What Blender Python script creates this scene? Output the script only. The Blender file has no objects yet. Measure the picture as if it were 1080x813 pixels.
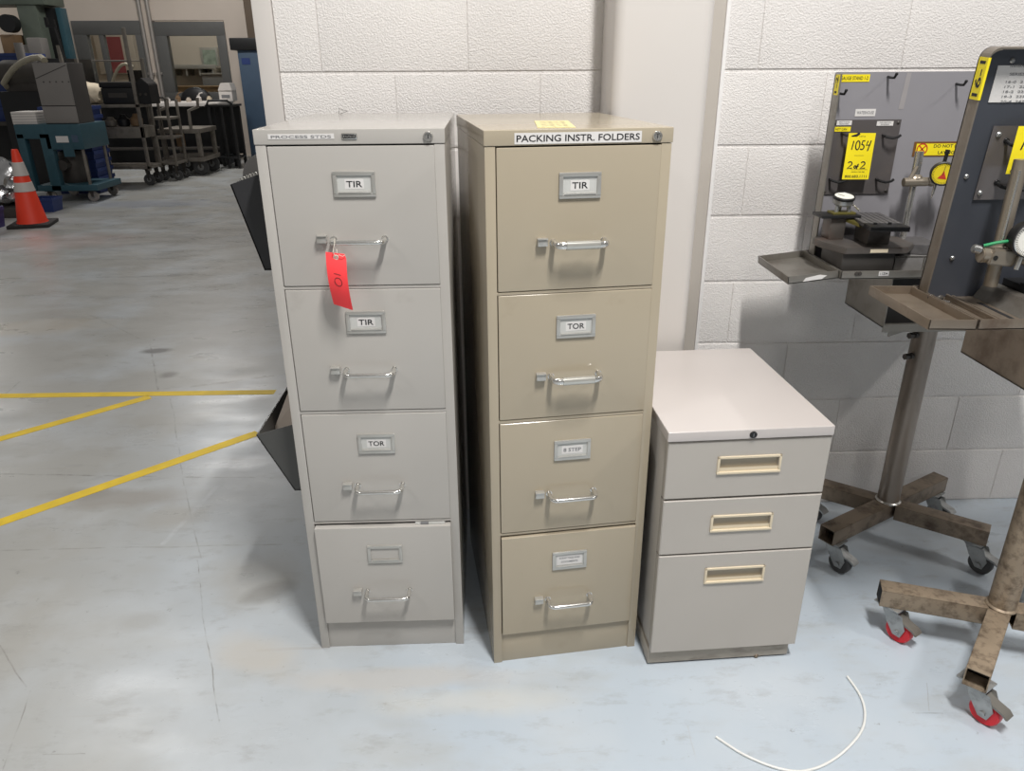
import bpy, bmesh, math, random
from mathutils import Vector, Matrix, Euler
random.seed(7)
R = math.radians
scene = bpy.context.scene
COL = scene.collection

# ------------------------------------------------------------------ camera
F, PITCH, ROLL, YAW, CAMH = 787.26, 0.4000, -0.0060, 0.0249, 1.4279
CX, CY = 540.0, 406.5
_fw = Vector((math.sin(YAW)*math.cos(PITCH), math.cos(YAW)*math.cos(PITCH), -math.sin(PITCH)))
_r0 = Vector((math.cos(YAW), -math.sin(YAW), 0))
_u0 = _r0.cross(_fw)
_rt = _r0*math.cos(ROLL) + _u0*math.sin(ROLL)
_up = _u0*math.cos(ROLL) - _r0*math.sin(ROLL)
CAMP = Vector((0, 0, CAMH))
cd = bpy.data.cameras.new('camera'); cam = bpy.data.objects.new('camera', cd); COL.objects.link(cam)
cd.sensor_fit = 'HORIZONTAL'; cd.sensor_width = 36; cd.lens = F/1080*36
cd.clip_start = 0.02; cd.clip_end = 200
cam.matrix_world = Matrix(((_rt.x, _up.x, -_fw.x, 0), (_rt.y, _up.y, -_fw.y, 0), (_rt.z, _up.z, -_fw.z, CAMH), (0, 0, 0, 1)))
scene.camera = cam

def at(u, v, Y):
    """the point of the vertical plane at distance Y that the survey saw at (u, v)"""
    d = _fw + _rt*((u-CX)/F) - _up*((v-CY)/F)
    return CAMP + d*(Y/d.y)
def on(u, v, z=0.0):
    d = _fw + _rt*((u-CX)/F) - _up*((v-CY)/F)
    return CAMP + d*((z-CAMH)/d.z)

# ------------------------------------------------------------------ materials
def lin(c):
    out = []
    for x in c:
        x /= 255.0
        out.append(x/12.92 if x <= 0.04045 else ((x+0.055)/1.055)**2.4)
    return tuple(out) + (1.0,)
def newmat(name):
    m = bpy.data.materials.new(name); m.use_nodes = True
    nt = m.node_tree; b = nt.nodes['Principled BSDF']
    return m, nt, b
def mat(name, c, rough=0.5, metal=0.0, scale=8.0, amt=0.08, bump=0.0, bscale=60.0, dirt=None, dscale=6.0, dlo=0.55, dhi=0.7, damt=0.6, stretch=None):
    m, nt, b = newmat(name); N, L = nt.nodes.new, nt.links.new
    tc = N('ShaderNodeTexCoord')
    vec = tc.outputs['Object']
    if stretch:
        mp = N('ShaderNodeMapping'); mp.inputs['Scale'].default_value = stretch
        L(vec, mp.inputs['Vector']); vec = mp.outputs['Vector']
    nz = N('ShaderNodeTexNoise'); nz.inputs['Scale'].default_value = scale; nz.inputs['Detail'].default_value = 5
    L(vec, nz.inputs['Vector'])
    base = lin(c)
    mr = N('ShaderNodeMapRange'); mr.inputs['To Min'].default_value = 1-amt; mr.inputs['To Max'].default_value = 1+amt
    mr.inputs['From Min'].default_value = 0.3; mr.inputs['From Max'].default_value = 0.7
    L(nz.outputs['Fac'], mr.inputs['Value'])
    mx = N('ShaderNodeMix'); mx.data_type = 'RGBA'; mx.blend_type = 'MULTIPLY'; mx.inputs['Factor'].default_value = 1
    mx.inputs['A'].default_value = base
    L(mr.outputs['Result'], mx.inputs['B'])
    col = mx.outputs['Result']
    if dirt:
        n2 = N('ShaderNodeTexNoise'); n2.inputs['Scale'].default_value = dscale; n2.inputs['Detail'].default_value = 8; n2.inputs['Roughness'].default_value = 0.65
        L(vec, n2.inputs['Vector'])
        r2 = N('ShaderNodeMapRange'); r2.inputs['From Min'].default_value = dlo; r2.inputs['From Max'].default_value = dhi; r2.inputs['To Max'].default_value = damt
        L(n2.outputs['Fac'], r2.inputs['Value'])
        m2 = N('ShaderNodeMix'); m2.data_type = 'RGBA'; m2.inputs['B'].default_value = lin(dirt)
        L(r2.outputs['Result'], m2.inputs['Factor']); L(col, m2.inputs['A']); col = m2.outputs['Result']
    L(col, b.inputs['Base Color'])
    b.inputs['Roughness'].default_value = rough; b.inputs['Metallic'].default_value = metal
    if bump:
        n3 = N('ShaderNodeTexNoise'); n3.inputs['Scale'].default_value = bscale; n3.inputs['Detail'].default_value = 4
        L(tc.outputs['Object'], n3.inputs['Vector'])
        bp = N('ShaderNodeBump'); bp.inputs['Strength'].default_value = bump; bp.inputs['Distance'].default_value = 0.004
        L(n3.outputs['Fac'], bp.inputs['Height']); L(bp.outputs['Normal'], b.inputs['Normal'])
    return m

M = {}
M['cab_grey'] = mat('putty grey painted steel', (176, 172, 166), 0.17, 0, 3, 0.03, dirt=(140, 132, 122), dscale=9, dlo=0.62, dhi=0.8, damt=0.35)
M['cab_tan'] = mat('beige painted steel', (168, 157, 137), 0.17, 0, 3, 0.03, dirt=(140, 128, 108), dscale=9, dlo=0.62, dhi=0.8, damt=0.3)
M['ped'] = mat('light grey pedestal enamel', (177, 171, 163), 0.38, 0, 3, 0.03, dirt=(150, 140, 130), dscale=9, dlo=0.64, dhi=0.8, damt=0.3)
M['ped_top'] = mat('pale laminate top', (194, 187, 183), 0.3, 0, 3, 0.02)
M['ped_base'] = mat('scuffed plinth paint', (165, 157, 145), 0.55, 0, 4, 0.06, dirt=(95, 84, 72), dscale=14, dlo=0.5, dhi=0.75, damt=0.7, stretch=(1, 1, 4))
M['cream'] = mat('cream plastic', (212, 198, 172), 0.45, 0, 5, 0.03)
M['pull_well'] = mat('taupe recess', (166, 156, 138), 0.5, 0, 5, 0.03)
M['dark'] = mat('dark interior shade', (24, 23, 22), 0.8, 0, 5, 0.1)  # dark colour stands in for shade in hollows and gaps
M['black'] = mat('black plastic', (22, 22, 23), 0.5, 0, 12, 0.15)
M['black_metal'] = mat('black enamelled metal', (30, 30, 31), 0.42, 0.2, 12, 0.15)
M['chrome'] = mat('chrome', (212, 210, 205), 0.18, 0.85, 20, 0.03)
M['nickel'] = mat('satin nickel', (186, 184, 178), 0.3, 0.55, 20, 0.05)
M['clear_tape'] = mat('glossy taped grip', (200, 198, 190), 0.15, 0.6, 20, 0.05)
M['white_paper'] = mat('white label paper', (212, 209, 206), 0.6, 0, 30, 0.015)
M['grey_card'] = mat('grey card insert', (190, 190, 186), 0.5, 0, 30, 0.02)
M['ink'] = mat('black ink', (28, 28, 30), 0.6, 0, 30, 0.05)
M['ink_faint'] = mat('faded grey ink', (120, 120, 122), 0.6, 0, 30, 0.05)
M['red_tag'] = mat('fluorescent red tag card', (243, 62, 66), 0.6, 0, 12, 0.03)
M['string'] = mat('off white string', (205, 198, 185), 0.8, 0, 30, 0.05)
M['yellow'] = mat('yellow label vinyl', (238, 218, 30), 0.5, 0, 20, 0.03)
M['sticky'] = mat('pale yellow sticky note', (216, 204, 150), 0.6, 0, 20, 0.03)
M['red_ink'] = mat('red print', (190, 50, 35), 0.6, 0, 20, 0.05)
M['brown_edge'] = mat('scorched brown label edge', (110, 72, 28), 0.6, 0, 20, 0.1)
M['tape_yellow'] = mat('yellow floor tape', (226, 192, 34), 0.5, 0, 14, 0.1, dirt=(168, 150, 70), dscale=20, dlo=0.6, dhi=0.8, damt=0.5)
M['column'] = mat('smooth white column paint', (207, 202, 197), 0.4, 0, 2, 0.02)
M['filler'] = mat('column flank paint with shade', (186, 179, 170), 0.45, 0, 3, 0.02)  # darker than the column; the column's shade is put into this colour
M['caulk'] = mat('white caulk', (232, 230, 228), 0.5, 0, 6, 0.02)
M['steel_dirty'] = mat('grimy bare steel', (138, 124, 108), 0.48, 0.55, 10, 0.15, dirt=(62, 48, 38), dscale=18, dlo=0.48, dhi=0.68, damt=0.75, bump=0.1)
M['steel_rust'] = mat('rust stained steel tube', (152, 136, 116), 0.5, 0.45, 10, 0.15, dirt=(66, 50, 38), dscale=42, dlo=0.46, dhi=0.68, damt=0.68, bump=0.15)
M['steel_pole'] = mat('brushed steel pole', (142, 132, 122), 0.38, 0.6, 10, 0.12, dirt=(80, 66, 54), dscale=14, dlo=0.5, dhi=0.7, damt=0.6, stretch=(1, 1, 0.25))
M['steel_sheet'] = mat('bare steel sheet', (132, 128, 121), 0.38, 0.55, 8, 0.1, dirt=(88, 76, 66), dscale=10, dlo=0.5, dhi=0.7, damt=0.6)
M['steel_warm'] = mat('warm bare steel tray', (138, 126, 112), 0.36, 0.6, 8, 0.1, dirt=(92, 72, 58), dscale=12, dlo=0.48, dhi=0.68, damt=0.6)
M['flange'] = mat('worn grey brown steel edge', (122, 114, 104), 0.42, 0.4, 8, 0.1, dirt=(92, 80, 70), dscale=12, dlo=0.5, dhi=0.7, damt=0.5)
M['bright_steel'] = mat('bright worn steel edge and glint', (205, 202, 196), 0.25, 0.9, 20, 0.05)
M['plate_grey'] = mat('lavender grey enamel', (138, 136, 140), 0.45, 0, 5, 0.03)
M['plate_dark'] = mat('charcoal enamel', (66, 69, 76), 0.38, 0.1, 6, 0.06)
M['panel_shiny'] = mat('polished tinted panel', (112, 107, 106), 0.22, 0.45, 8, 0.06)
M['iron'] = mat('oily cast iron', (90, 85, 81), 0.4, 0.3, 14, 0.15, dirt=(96, 70, 54), dscale=16, dlo=0.52, dhi=0.72, damt=0.6)
M['granite'] = mat('dark grey block', (84, 82, 82), 0.5, 0, 60, 0.2)
M['granite_light'] = mat('grey ground block', (128, 126, 124), 0.45, 0.2, 40, 0.1)
M['iron_dark'] = mat('dark oily iron', (66, 63, 60), 0.45, 0.3, 14, 0.15)
M['aged_nickel'] = mat('aged nickel plate', (158, 148, 134), 0.32, 0.65, 20, 0.1)
M['brass'] = mat('brass', (128, 120, 66), 0.4, 0.6, 20, 0.1)
M['zinc'] = mat('zinc plated caster steel', (165, 166, 165), 0.36, 0.75, 25, 0.15, dirt=(86, 82, 78), dscale=30, dlo=0.5, dhi=0.7, damt=0.6)
M['red_wheel'] = mat('red polyurethane', (206, 30, 42), 0.4, 0, 20, 0.06)
M['grey_wheel'] = mat('dark grey rubber', (70, 70, 70), 0.6, 0, 20, 0.1)
M['dial_yellow'] = mat('yellow dial face', (222, 200, 40), 0.4, 0, 30, 0.02)
M['dial_white'] = mat('white dial face', (226, 224, 216), 0.4, 0, 30, 0.02)
M['green_band'] = mat('green band', (40, 140, 88), 0.5, 0, 20, 0.05)
M['cord'] = mat('off white cord', (222, 222, 218), 0.5, 0, 20, 0.03)
M['cone_orange'] = mat('orange cone vinyl', (226, 58, 28), 0.5, 0, 8, 0.05)
M['cone_white'] = mat('reflective white collar', (190, 184, 178), 0.45, 0, 8, 0.04)
M['tape_ghost'] = mat('old tape residue', (150, 146, 146), 0.4, 0, 20, 0.05)
M['rubber'] = mat('black rubber', (36, 33, 32), 0.75, 0, 12, 0.1)
M['teal'] = mat('teal machine paint', (48, 82, 93), 0.45, 0, 6, 0.08, dirt=(28, 62, 74), dscale=8, dlo=0.55, dhi=0.75, damt=0.6)
M['bin_blue'] = mat('blue plastic tote', (40, 58, 110), 0.5, 0, 6, 0.08)
M['box_grey'] = mat('grey control box enamel', (128, 124, 120), 0.5, 0, 5, 0.04)
M['box_side'] = mat('dark grey box side', (72, 69, 67), 0.5, 0, 5, 0.04)
M['cart_steel'] = mat('dull cart steel', (128, 122, 114), 0.45, 0.35, 8, 0.12, dirt=(70, 62, 56), dscale=9, dlo=0.5, dhi=0.7, damt=0.6)
M['cart_dark'] = mat('dark cart steel', (70, 66, 62), 0.5, 0.3, 8, 0.15)
M['back_wall'] = mat('off white partition paint', (198, 186, 174), 0.6, 0, 2, 0.03)
M['frame_grey'] = mat('dark grey window frame', (92, 92, 90), 0.5, 0, 4, 0.05)
M['office_wall'] = mat('cream office wall', (190, 178, 164), 0.7, 0, 2, 0.03)
M['poster_red'] = mat('red poster', (150, 76, 78), 0.6, 0, 5, 0.05)
M['picture'] = mat('grey green picture', (140, 150, 136), 0.5, 0, 9, 0.35)
M['wood'] = mat('brown desk panel', (134, 108, 76), 0.55, 0, 6, 0.1)
M['office_grey'] = mat('grey office furniture', (120, 118, 116), 0.5, 0, 5, 0.05)
M['conduit'] = mat('galvanized conduit', (176, 170, 164), 0.35, 0.6, 8, 0.06)
M['cab_blue'] = mat('blue steel locker paint', (68, 86, 106), 0.45, 0, 5, 0.06)
M['white_box'] = mat('white carton', (214, 208, 202), 0.6, 0, 5, 0.04)
M['cream_cloth'] = mat('cream bundle', (206, 192, 168), 0.8, 0, 12, 0.12)
M['foil'] = mat('crumpled silver foil wrap', (196, 196, 196), 0.22, 0.9, 10, 0.1, bump=1.0, bscale=18)
M['purple'] = mat('violet plastic tote', (66, 60, 116), 0.5, 0, 6, 0.06)
M['press_green'] = mat('grey green press paint', (92, 100, 90), 0.5, 0, 5, 0.08)
M['orange_part'] = mat('orange guard', (118, 94, 68), 0.5, 0, 5, 0.08)
M['hose'] = mat('beige hose', (166, 158, 136), 0.55, 0, 8, 0.06)
M['hall_wall'] = mat('tan hall wall', (164, 148, 126), 0.7, 0, 2, 0.05)
M['hall_dark'] = mat('far hall dark brown', (96, 82, 68), 0.7, 0, 2, 0.08)  # plain dark brown of the far trim
M['pocket_black'] = mat('matte black pocket', (38, 38, 40), 0.55, 0, 10, 0.06)
M['cap_grey'] = mat('dark grey felt', (74, 72, 70), 0.85, 0, 20, 0.08)
M['pocket_smoke'] = mat('smoked grey plastic', (72, 72, 70), 0.25, 0, 10, 0.05)
M['tan_card'] = mat('tan card', (176, 164, 152), 0.6, 0, 10, 0.04)
M['glass'] = None
m, nt, b = newmat('window glass')
b.inputs['Base Color'].default_value = (0.85, 0.9, 0.88, 1); b.inputs['Roughness'].default_value = 0.03
b.inputs['Transmission Weight'].default_value = 1.0; b.inputs['IOR'].default_value = 1.1
M['glass'] = m

def block_material():
    m, nt, b = newmat('painted block with rough skin'); N, L = nt.nodes.new, nt.links.new
    tc = N('ShaderNodeTexCoord')
    n1 = N('ShaderNodeTexNoise'); n1.inputs['Scale'].default_value = 1.6; n1.inputs['Detail'].default_value = 4
    L(tc.outputs['Object'], n1.inputs['Vector'])
    cr = N('ShaderNodeValToRGB'); cr.color_ramp.elements[0].color = lin((223, 219, 216)); cr.color_ramp.elements[1].color = lin((233, 229, 225))
    cr.color_ramp.elements[0].position = 0.35; cr.color_ramp.elements[1].position = 0.65
    L(n1.outputs['Fac'], cr.inputs['Fac']); L(cr.outputs['Color'], b.inputs['Base Color'])
    b.inputs['Roughness'].default_value = 0.5
    n2 = N('ShaderNodeTexNoise'); n2.inputs['Scale'].default_value = 210; n2.inputs['Detail'].default_value = 4; n2.inputs['Roughness'].default_value = 0.6
    L(tc.outputs['Object'], n2.inputs['Vector'])
    r2 = N('ShaderNodeMapRange'); r2.inputs['From Min'].default_value = 0.38; r2.inputs['From Max'].default_value = 0.62
    L(n2.outputs['Fac'], r2.inputs['Value'])
    bp = N('ShaderNodeBump'); bp.inputs['Strength'].default_value = 0.62; bp.inputs['Distance'].default_value = 0.0022
    L(r2.outputs['Result'], bp.inputs['Height']); L(bp.outputs['Normal'], b.inputs['Normal'])
    return m
M['block'] = block_material()

def floor_material():
    m, nt, b = newmat('sealed pale blue grey concrete'); N, L = nt.nodes.new, nt.links.new
    tc = N('ShaderNodeTexCoord'); P = tc.outputs['Object']
    def math_(op, a, c=None, clamp=False):
        n = N('ShaderNodeMath'); n.operation = op; n.use_clamp = clamp
        for i, x in enumerate((a, c)):
            if x is None: continue
            if isinstance(x, (int, float)): n.inputs[i].default_value = x
            else: L(x, n.inputs[i])
        return n.outputs[0]
    def noise(scale, detail=5, rough=0.55, sc=(1, 1, 1)):
        mp = N('ShaderNodeMapping'); mp.inputs['Scale'].default_value = sc; L(P, mp.inputs['Vector'])
        n = N('ShaderNodeTexNoise'); n.inputs['Scale'].default_value = scale; n.inputs['Detail'].default_value = detail; n.inputs['Roughness'].default_value = rough
        L(mp.outputs['Vector'], n.inputs['Vector']); return n.outputs['Fac']
    def rng(x, a, c, lo=0.0, hi=1.0):
        n = N('ShaderNodeMapRange'); n.inputs['From Min'].default_value = a; n.inputs['From Max'].default_value = c
        n.inputs['To Min'].default_value = lo; n.inputs['To Max'].default_value = hi
        L(x, n.inputs['Value']); return n.outputs['Result']
    def mix(fac, a, c):
        n = N('ShaderNodeMix'); n.data_type = 'RGBA'
        if isinstance(fac, float): n.inputs['Factor'].default_value = fac
        else: L(fac, n.inputs['Factor'])
        for k, x in (('A', a), ('B', c)):
            if isinstance(x, tuple): n.inputs[k].default_value = lin(x)
            else: L(x, n.inputs[k])
        return n.outputs['Result']
    warp = noise(5, 4)
    def ellipse(cx, cy, rx, ry, rot=0.0, soft=0.6, wob=1.3):
        s = N('ShaderNodeVectorMath'); s.operation = 'SUBTRACT'; L(P, s.inputs[0]); s.inputs[1].default_value = (cx, cy, 0)
        rr = N('ShaderNodeVectorRotate'); rr.rotation_type = 'Z_AXIS'; rr.inputs['Angle'].default_value = -rot; L(s.outputs[0], rr.inputs['Vector'])
        mu = N('ShaderNodeVectorMath'); mu.operation = 'MULTIPLY'; mu.inputs[1].default_value = (1/rx, 1/ry, 0); L(rr.outputs[0], mu.inputs[0])
        ln = N('ShaderNodeVectorMath'); ln.operation = 'LENGTH'; L(mu.outputs[0], ln.inputs[0])
        d = math_('ADD', ln.outputs['Value'], math_('MULTIPLY', math_('SUBTRACT', warp, 0.5), wob))
        return rng(d, 1.0, 1.0-soft)
    def line(p, q, w, wob=0.02):
        p = Vector(p); q = Vector(q); c = (p+q)/2; l = (q-p).length/2; a = math.atan2(q.y-p.y, q.x-p.x)
        s = N('ShaderNodeVectorMath'); s.operation = 'SUBTRACT'; L(P, s.inputs[0]); s.inputs[1].default_value = (c.x, c.y, 0)
        rr = N('ShaderNodeVectorRotate'); rr.rotation_type = 'Z_AXIS'; rr.inputs['Angle'].default_value = -a; L(s.outputs[0], rr.inputs['Vector'])
        sp = N('ShaderNodeSeparateXYZ'); L(rr.outputs[0], sp.inputs[0])
        yy = math_('ABSOLUTE', math_('ADD', sp.outputs['Y'], math_('MULTIPLY', math_('SUBTRACT', warp, 0.5), wob)))
        return math_('MULTIPLY', rng(yy, w, w*0.4), rng(math_('ABSOLUTE', sp.outputs['X']), l, l*0.97))
    sep = N('ShaderNodeSeparateXYZ'); L(P, sep.inputs[0])
    # two paint tones: pale blue by the wall, greyer along the aisle
    fx = rng(math_('ADD', sep.outputs['X'], math_('MULTIPLY', math_('SUBTRACT', noise(1.3), 0.5), 2.2)), -1.5, 0.1)
    col = mix(fx, (166, 165, 160), (178, 188, 197))
    col = mix(rng(noise(2.2, 6), 0.45, 0.68, 0, 0.6), col, (189, 195, 200))
    col = mix(rng(noise(3.4, 7, 0.6, (0.7, 1.6, 1)), 0.52, 0.72, 0, 0.5), col, (168, 168, 164))
    col = mix(rng(noise(16, 8, 0.7, (0.5, 1.2, 1)), 0.54, 0.74, 0, 0.5), col, (140, 138, 134))
    col = mix(rng(noise(30, 6, 0.7), 0.64, 0.72, 0, 0.55), col, (112, 108, 104))
    col = mix(rng(noise(9, 8, 0.7, (0.15, 2.2, 1)), 0.62, 0.72, 0, 0.35), col, (150, 140, 128))
    # patches with a shape of their own: stains, dust and painted shade
    for cx, cy, rx, ry, rot, c, f in STAINS_AND_SHADE:
        k = math_('MULTIPLY', ellipse(cx, cy, rx, ry, rot), f)
        col = mix(k, col, c)
    for p, q, w, c, f in LINES:
        k = math_('MULTIPLY', line(p, q, w), math_('MULTIPLY', rng(noise(14, 3), 0.38, 0.62, 0.0, 1.0), f*0.7))
        col = mix(k, col, c)
    L(col, b.inputs['Base Color'])
    ro = rng(noise(4, 6, 0.6, (0.6, 1.4, 1)), 0.3, 0.7, 0.24, 0.42)
    L(ro, b.inputs['Roughness'])
    b.inputs['Specular IOR Level'].default_value = 0.5
    bp = N('ShaderNodeBump'); bp.inputs['Strength'].default_value = 0.25; bp.inputs['Distance'].default_value = 0.004
    L(noise(7, 4, 0.5), bp.inputs['Height']); L(bp.outputs['Normal'], b.inputs['Normal'])
    return m
def fp(u, v):
    p = on(u, v); return (p.x, p.y)
STAINS_AND_SHADE = [
    fp(130, 525) + (0.33, 0.09, 0.05, (150, 145, 138), 0.75),
    fp(90, 520) + (0.14, 0.06, 0.1, (140, 136, 128), 0.6),
    fp(185, 545) + (0.16, 0.10, 0.3, (163, 160, 153), 0.6),
    fp(265, 610) + (0.16, 0.16, 0.4, (160, 158, 152), 0.65),  # dust plus the grey cabinet's soft shadow, painted into the floor
    fp(285, 625) + (0.09, 0.05, 0.4, (110, 108, 104), 0.45),  # darker core of that dust and painted shadow
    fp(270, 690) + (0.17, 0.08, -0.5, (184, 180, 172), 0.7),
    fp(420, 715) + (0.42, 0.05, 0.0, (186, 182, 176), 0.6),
    fp(150, 655) + (0.08, 0.05, 0.0, (150, 148, 142), 0.4),
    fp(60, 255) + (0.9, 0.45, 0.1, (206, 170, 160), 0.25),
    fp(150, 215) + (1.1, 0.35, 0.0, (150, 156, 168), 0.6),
    fp(230, 250) + (0.9, 0.5, 0.2, (150, 148, 144), 0.6),
    fp(165, 370) + (0.10, 0.05, 0.2, (80, 76, 72), 0.75),
    fp(178, 395) + (0.06, 0.06, 0.2, (90, 86, 80), 0.6),
    fp(40, 345) + (0.5, 0.2, 0.1, (178, 168, 150), 0.5),
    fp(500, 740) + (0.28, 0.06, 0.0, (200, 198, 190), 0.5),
    fp(960, 585) + (0.16, 0.05, -0.3, (150, 152, 154), 0.5),  # shadow of the far stand's tray, painted into the floor colour
]
LINES = [
    (fp(0, 500), fp(290, 504), 0.006, (96, 92, 86), 0.75),
    (fp(0, 580), fp(300, 574), 0.004, (120, 116, 110), 0.7),
    (fp(100, 293), fp(205, 290), 0.010, (90, 88, 84), 0.85),
    (fp(158, 363), fp(167, 412), 0.006, (100, 96, 92), 0.8),
    (fp(200, 408), fp(290, 396), 0.016, (120, 112, 104), 0.7),
    (fp(180, 420), fp(190, 480), 0.004, (112, 110, 104), 0.7),
    (fp(188, 480), fp(212, 590), 0.003, (112, 110, 104), 0.7),
    (fp(207, 590), fp(231, 765), 0.0022, (110, 106, 100), 0.9),
    (fp(0, 680), fp(28, 725), 0.0022, (110, 104, 98), 0.8),
    (fp(32, 727), fp(4, 812), 0.002, (110, 104, 98), 0.8),
    (fp(45, 795), fp(90, 795), 0.002, (120, 114, 106), 0.8),
    (fp(150, 245), fp(240, 228), 0.02, (120, 116, 110), 0.6),
    (fp(90, 330), fp(150, 358), 0.006, (120, 116, 110), 0.6),
    (fp(0, 420), fp(22, 402), 0.006, (110, 104, 98), 0.6),
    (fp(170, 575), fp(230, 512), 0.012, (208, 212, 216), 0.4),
    (fp(978, 720), fp(980, 750), 0.0015, (150, 150, 150), 0.8),
    (fp(965, 752), fp(995, 752), 0.002, (110, 108, 106), 0.7),
    (fp(725, 765), fp(737, 812), 0.0025, (170, 168, 166), 0.7),
]
M['floor'] = floor_material()

# ------------------------------------------------------------------ mesh helpers
class MB:
    def __init__(s): s.bm = bmesh.new()
    def _add(s, t, m=0, mx=None):
        for f in t.faces: f.material_index = m
        if mx is not None: bmesh.ops.transform(t, matrix=mx, verts=t.verts)
        me = bpy.data.meshes.new('tmp'); t.to_mesh(me); t.free(); s.bm.from_mesh(me); bpy.data.meshes.remove(me)
        return s
    def box(s, x0, x1, y0, y1, z0, z1, bev=0.0, m=0, mx=None, seg=2):
        t = bmesh.new(); bmesh.ops.create_cube(t, size=1)
        bmesh.ops.transform(t, matrix=Matrix.Translation(((x0+x1)/2, (y0+y1)/2, (z0+z1)/2)) @ Matrix.Diagonal((abs(x1-x0), abs(y1-y0), abs(z1-z0), 1)), verts=t.verts)
        if bev: bmesh.ops.bevel(t, geom=t.edges[:], offset=bev, segments=seg, affect='EDGES', profile=0.6)
        return s._add(t, m, mx)
    def cyl(s, p, q, r, r2=None, seg=20, m=0, bev=0.0):
        p = Vector(p); q = Vector(q); d = q-p
        t = bmesh.new(); bmesh.ops.create_cone(t, cap_ends=True, segments=seg, radius1=r, radius2=r if r2 is None else r2, depth=d.length)
        if bev:
            bmesh.ops.bevel(t, geom=[e for e in t.edges if len(e.link_faces) == 2 and any(len(f.verts) > 4 for f in e.link_faces)], offset=bev, segments=2, affect='EDGES')
        mx = Matrix.Translation((p+q)/2) @ d.to_track_quat('Z', 'Y').to_matrix().to_4x4()
        return s._add(t, m, mx)
    def tube(s, pts, r, seg=10, m=0, flat=1.0):
        pts = [Vector(p) for p in pts]; t = bmesh.new(); rings = []
        up = None
        for i, p in enumerate(pts):
            d = (pts[min(i+1, len(pts)-1)]-pts[max(i-1, 0)]).normalized()
            if up is None:
                up = Vector((0, 0, 1)) if abs(d.z) < 0.9 else Vector((0, 1, 0))
            a = d.cross(up)
            if a.length < 1e-5: a = d.orthogonal()
            a.normalize(); b2 = a.cross(d).normalized(); up = b2
            rr = r[i] if isinstance(r, (list, tuple)) else r
            rings.append([t.verts.new(p + a*math.cos(k*2*math.pi/seg)*rr + b2*math.sin(k*2*math.pi/seg)*rr*flat) for k in range(seg)])
        for i in range(len(rings)-1):
            for k in range(seg): t.faces.new((rings[i][k], rings[i][(k+1) % seg], rings[i+1][(k+1) % seg], rings[i+1][k]))
        t.faces.new(rings[0][::-1]); t.faces.new(rings[-1])
        bmesh.ops.recalc_face_normals(t, faces=t.faces)
        return s._add(t, m)
    def lathe(s, prof, o=(0, 0, 0), seg=28, m=0, mx=None, caps=True):
        t = bmesh.new(); rings = []
        for r, z in prof:
            rings.append([t.verts.new((r*math.cos(k*2*math.pi/seg), r*math.sin(k*2*math.pi/seg), z)) for k in range(seg)])
        for i in range(len(rings)-1):
            for k in range(seg): t.faces.new((rings[i][k], rings[i][(k+1) % seg], rings[i+1][(k+1) % seg], rings[i+1][k]))
        if caps: t.faces.new(rings[0][::-1]); t.faces.new(rings[-1])
        bmesh.ops.recalc_face_normals(t, faces=t.faces)
        mm = Matrix.Translation(o)
        return s._add(t, m, mm @ mx if mx is not None else mm)
    def prism(s, pts, ext, m=0, bev=0.0, mx=None):
        t = bmesh.new(); f = t.faces.new([t.verts.new(Vector(p)) for p in pts])
        e = bmesh.ops.extrude_face_region(t, geom=[f])
        bmesh.ops.translate(t, vec=Vector(ext), verts=[v for v in e['geom'] if isinstance(v, bmesh.types.BMVert)])
        bmesh.ops.recalc_face_normals(t, faces=t.faces)
        if bev: bmesh.ops.bevel(t, geom=t.edges[:], offset=bev, segments=2, affect='EDGES')
        return s._add(t, m, mx)
    def sphere(s, c, r, m=0, sc=(1, 1, 1), seg=20):
        t = bmesh.new(); bmesh.ops.create_uvsphere(t, u_segments=seg, v_segments=seg//2, radius=r)
        return s._add(t, m, Matrix.Translation(c) @ Matrix.Diagonal(sc + (1,)))
    def text(s, body, mx, w, h, m=0, depth=0.0003):
        cu = bpy.data.curves.new('t', 'FONT'); cu.body = body; cu.size = 1; cu.align_x = 'CENTER'; cu.resolution_u = 3; cu.offset = 0.014
        o = bpy.data.objects.new('t', cu); me = o.to_mesh()
        if me and len(me.vertices):
            t = bmesh.new(); t.from_mesh(me)
            xs = [v.co.x for v in t.verts]; ys = [v.co.y for v in t.verts]
            cx, cy = (min(xs)+max(xs))/2, (min(ys)+max(ys))/2
            k = Matrix.Diagonal((w/max(1e-6, max(xs)-min(xs)), h/max(1e-6, max(ys)-min(ys)), 1, 1)) @ Matrix.Translation((-cx, -cy, 0))
            s._add(t, m, mx @ Matrix.Translation((0, 0, depth)) @ k)
        o.to_mesh_clear(); bpy.data.objects.remove(o); bpy.data.curves.remove(cu)
        return s
    def stroke(s, pts, mx, w, m=0, depth=0.0004):
        """a hand drawn line as a thin flat ribbon in the plane of mx"""
        t = bmesh.new()
        pts = [Vector((p[0], p[1], 0)) for p in pts]; prev = None
        for i, p in enumerate(pts):
            d = (pts[min(i+1, len(pts)-1)]-pts[max(i-1, 0)]).normalized(); n = Vector((-d.y, d.x, 0))*w/2
            cur = (t.verts.new(p+n), t.verts.new(p-n))
            if prev: t.faces.new((prev[0], prev[1], cur[1], cur[0]))
            prev = cur
        bmesh.ops.recalc_face_normals(t, faces=t.faces)
        return s._add(t, m, mx @ Matrix.Translation((0, 0, depth)))
    def build(s, name, mats, parent=None, smooth=True):
        me = bpy.data.meshes.new(name); s.bm.to_mesh(me); s.bm.free()
        for x in (mats if isinstance(mats, (list, tuple)) else [mats]): me.materials.append(x)
        if smooth:
            me.polygons.foreach_set('use_smooth', [True]*len(me.polygons)); me.set_sharp_from_angle(angle=R(32))
        o = bpy.data.objects.new(name, me); COL.objects.link(o)
        if parent: o.parent = parent
        return o

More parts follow.
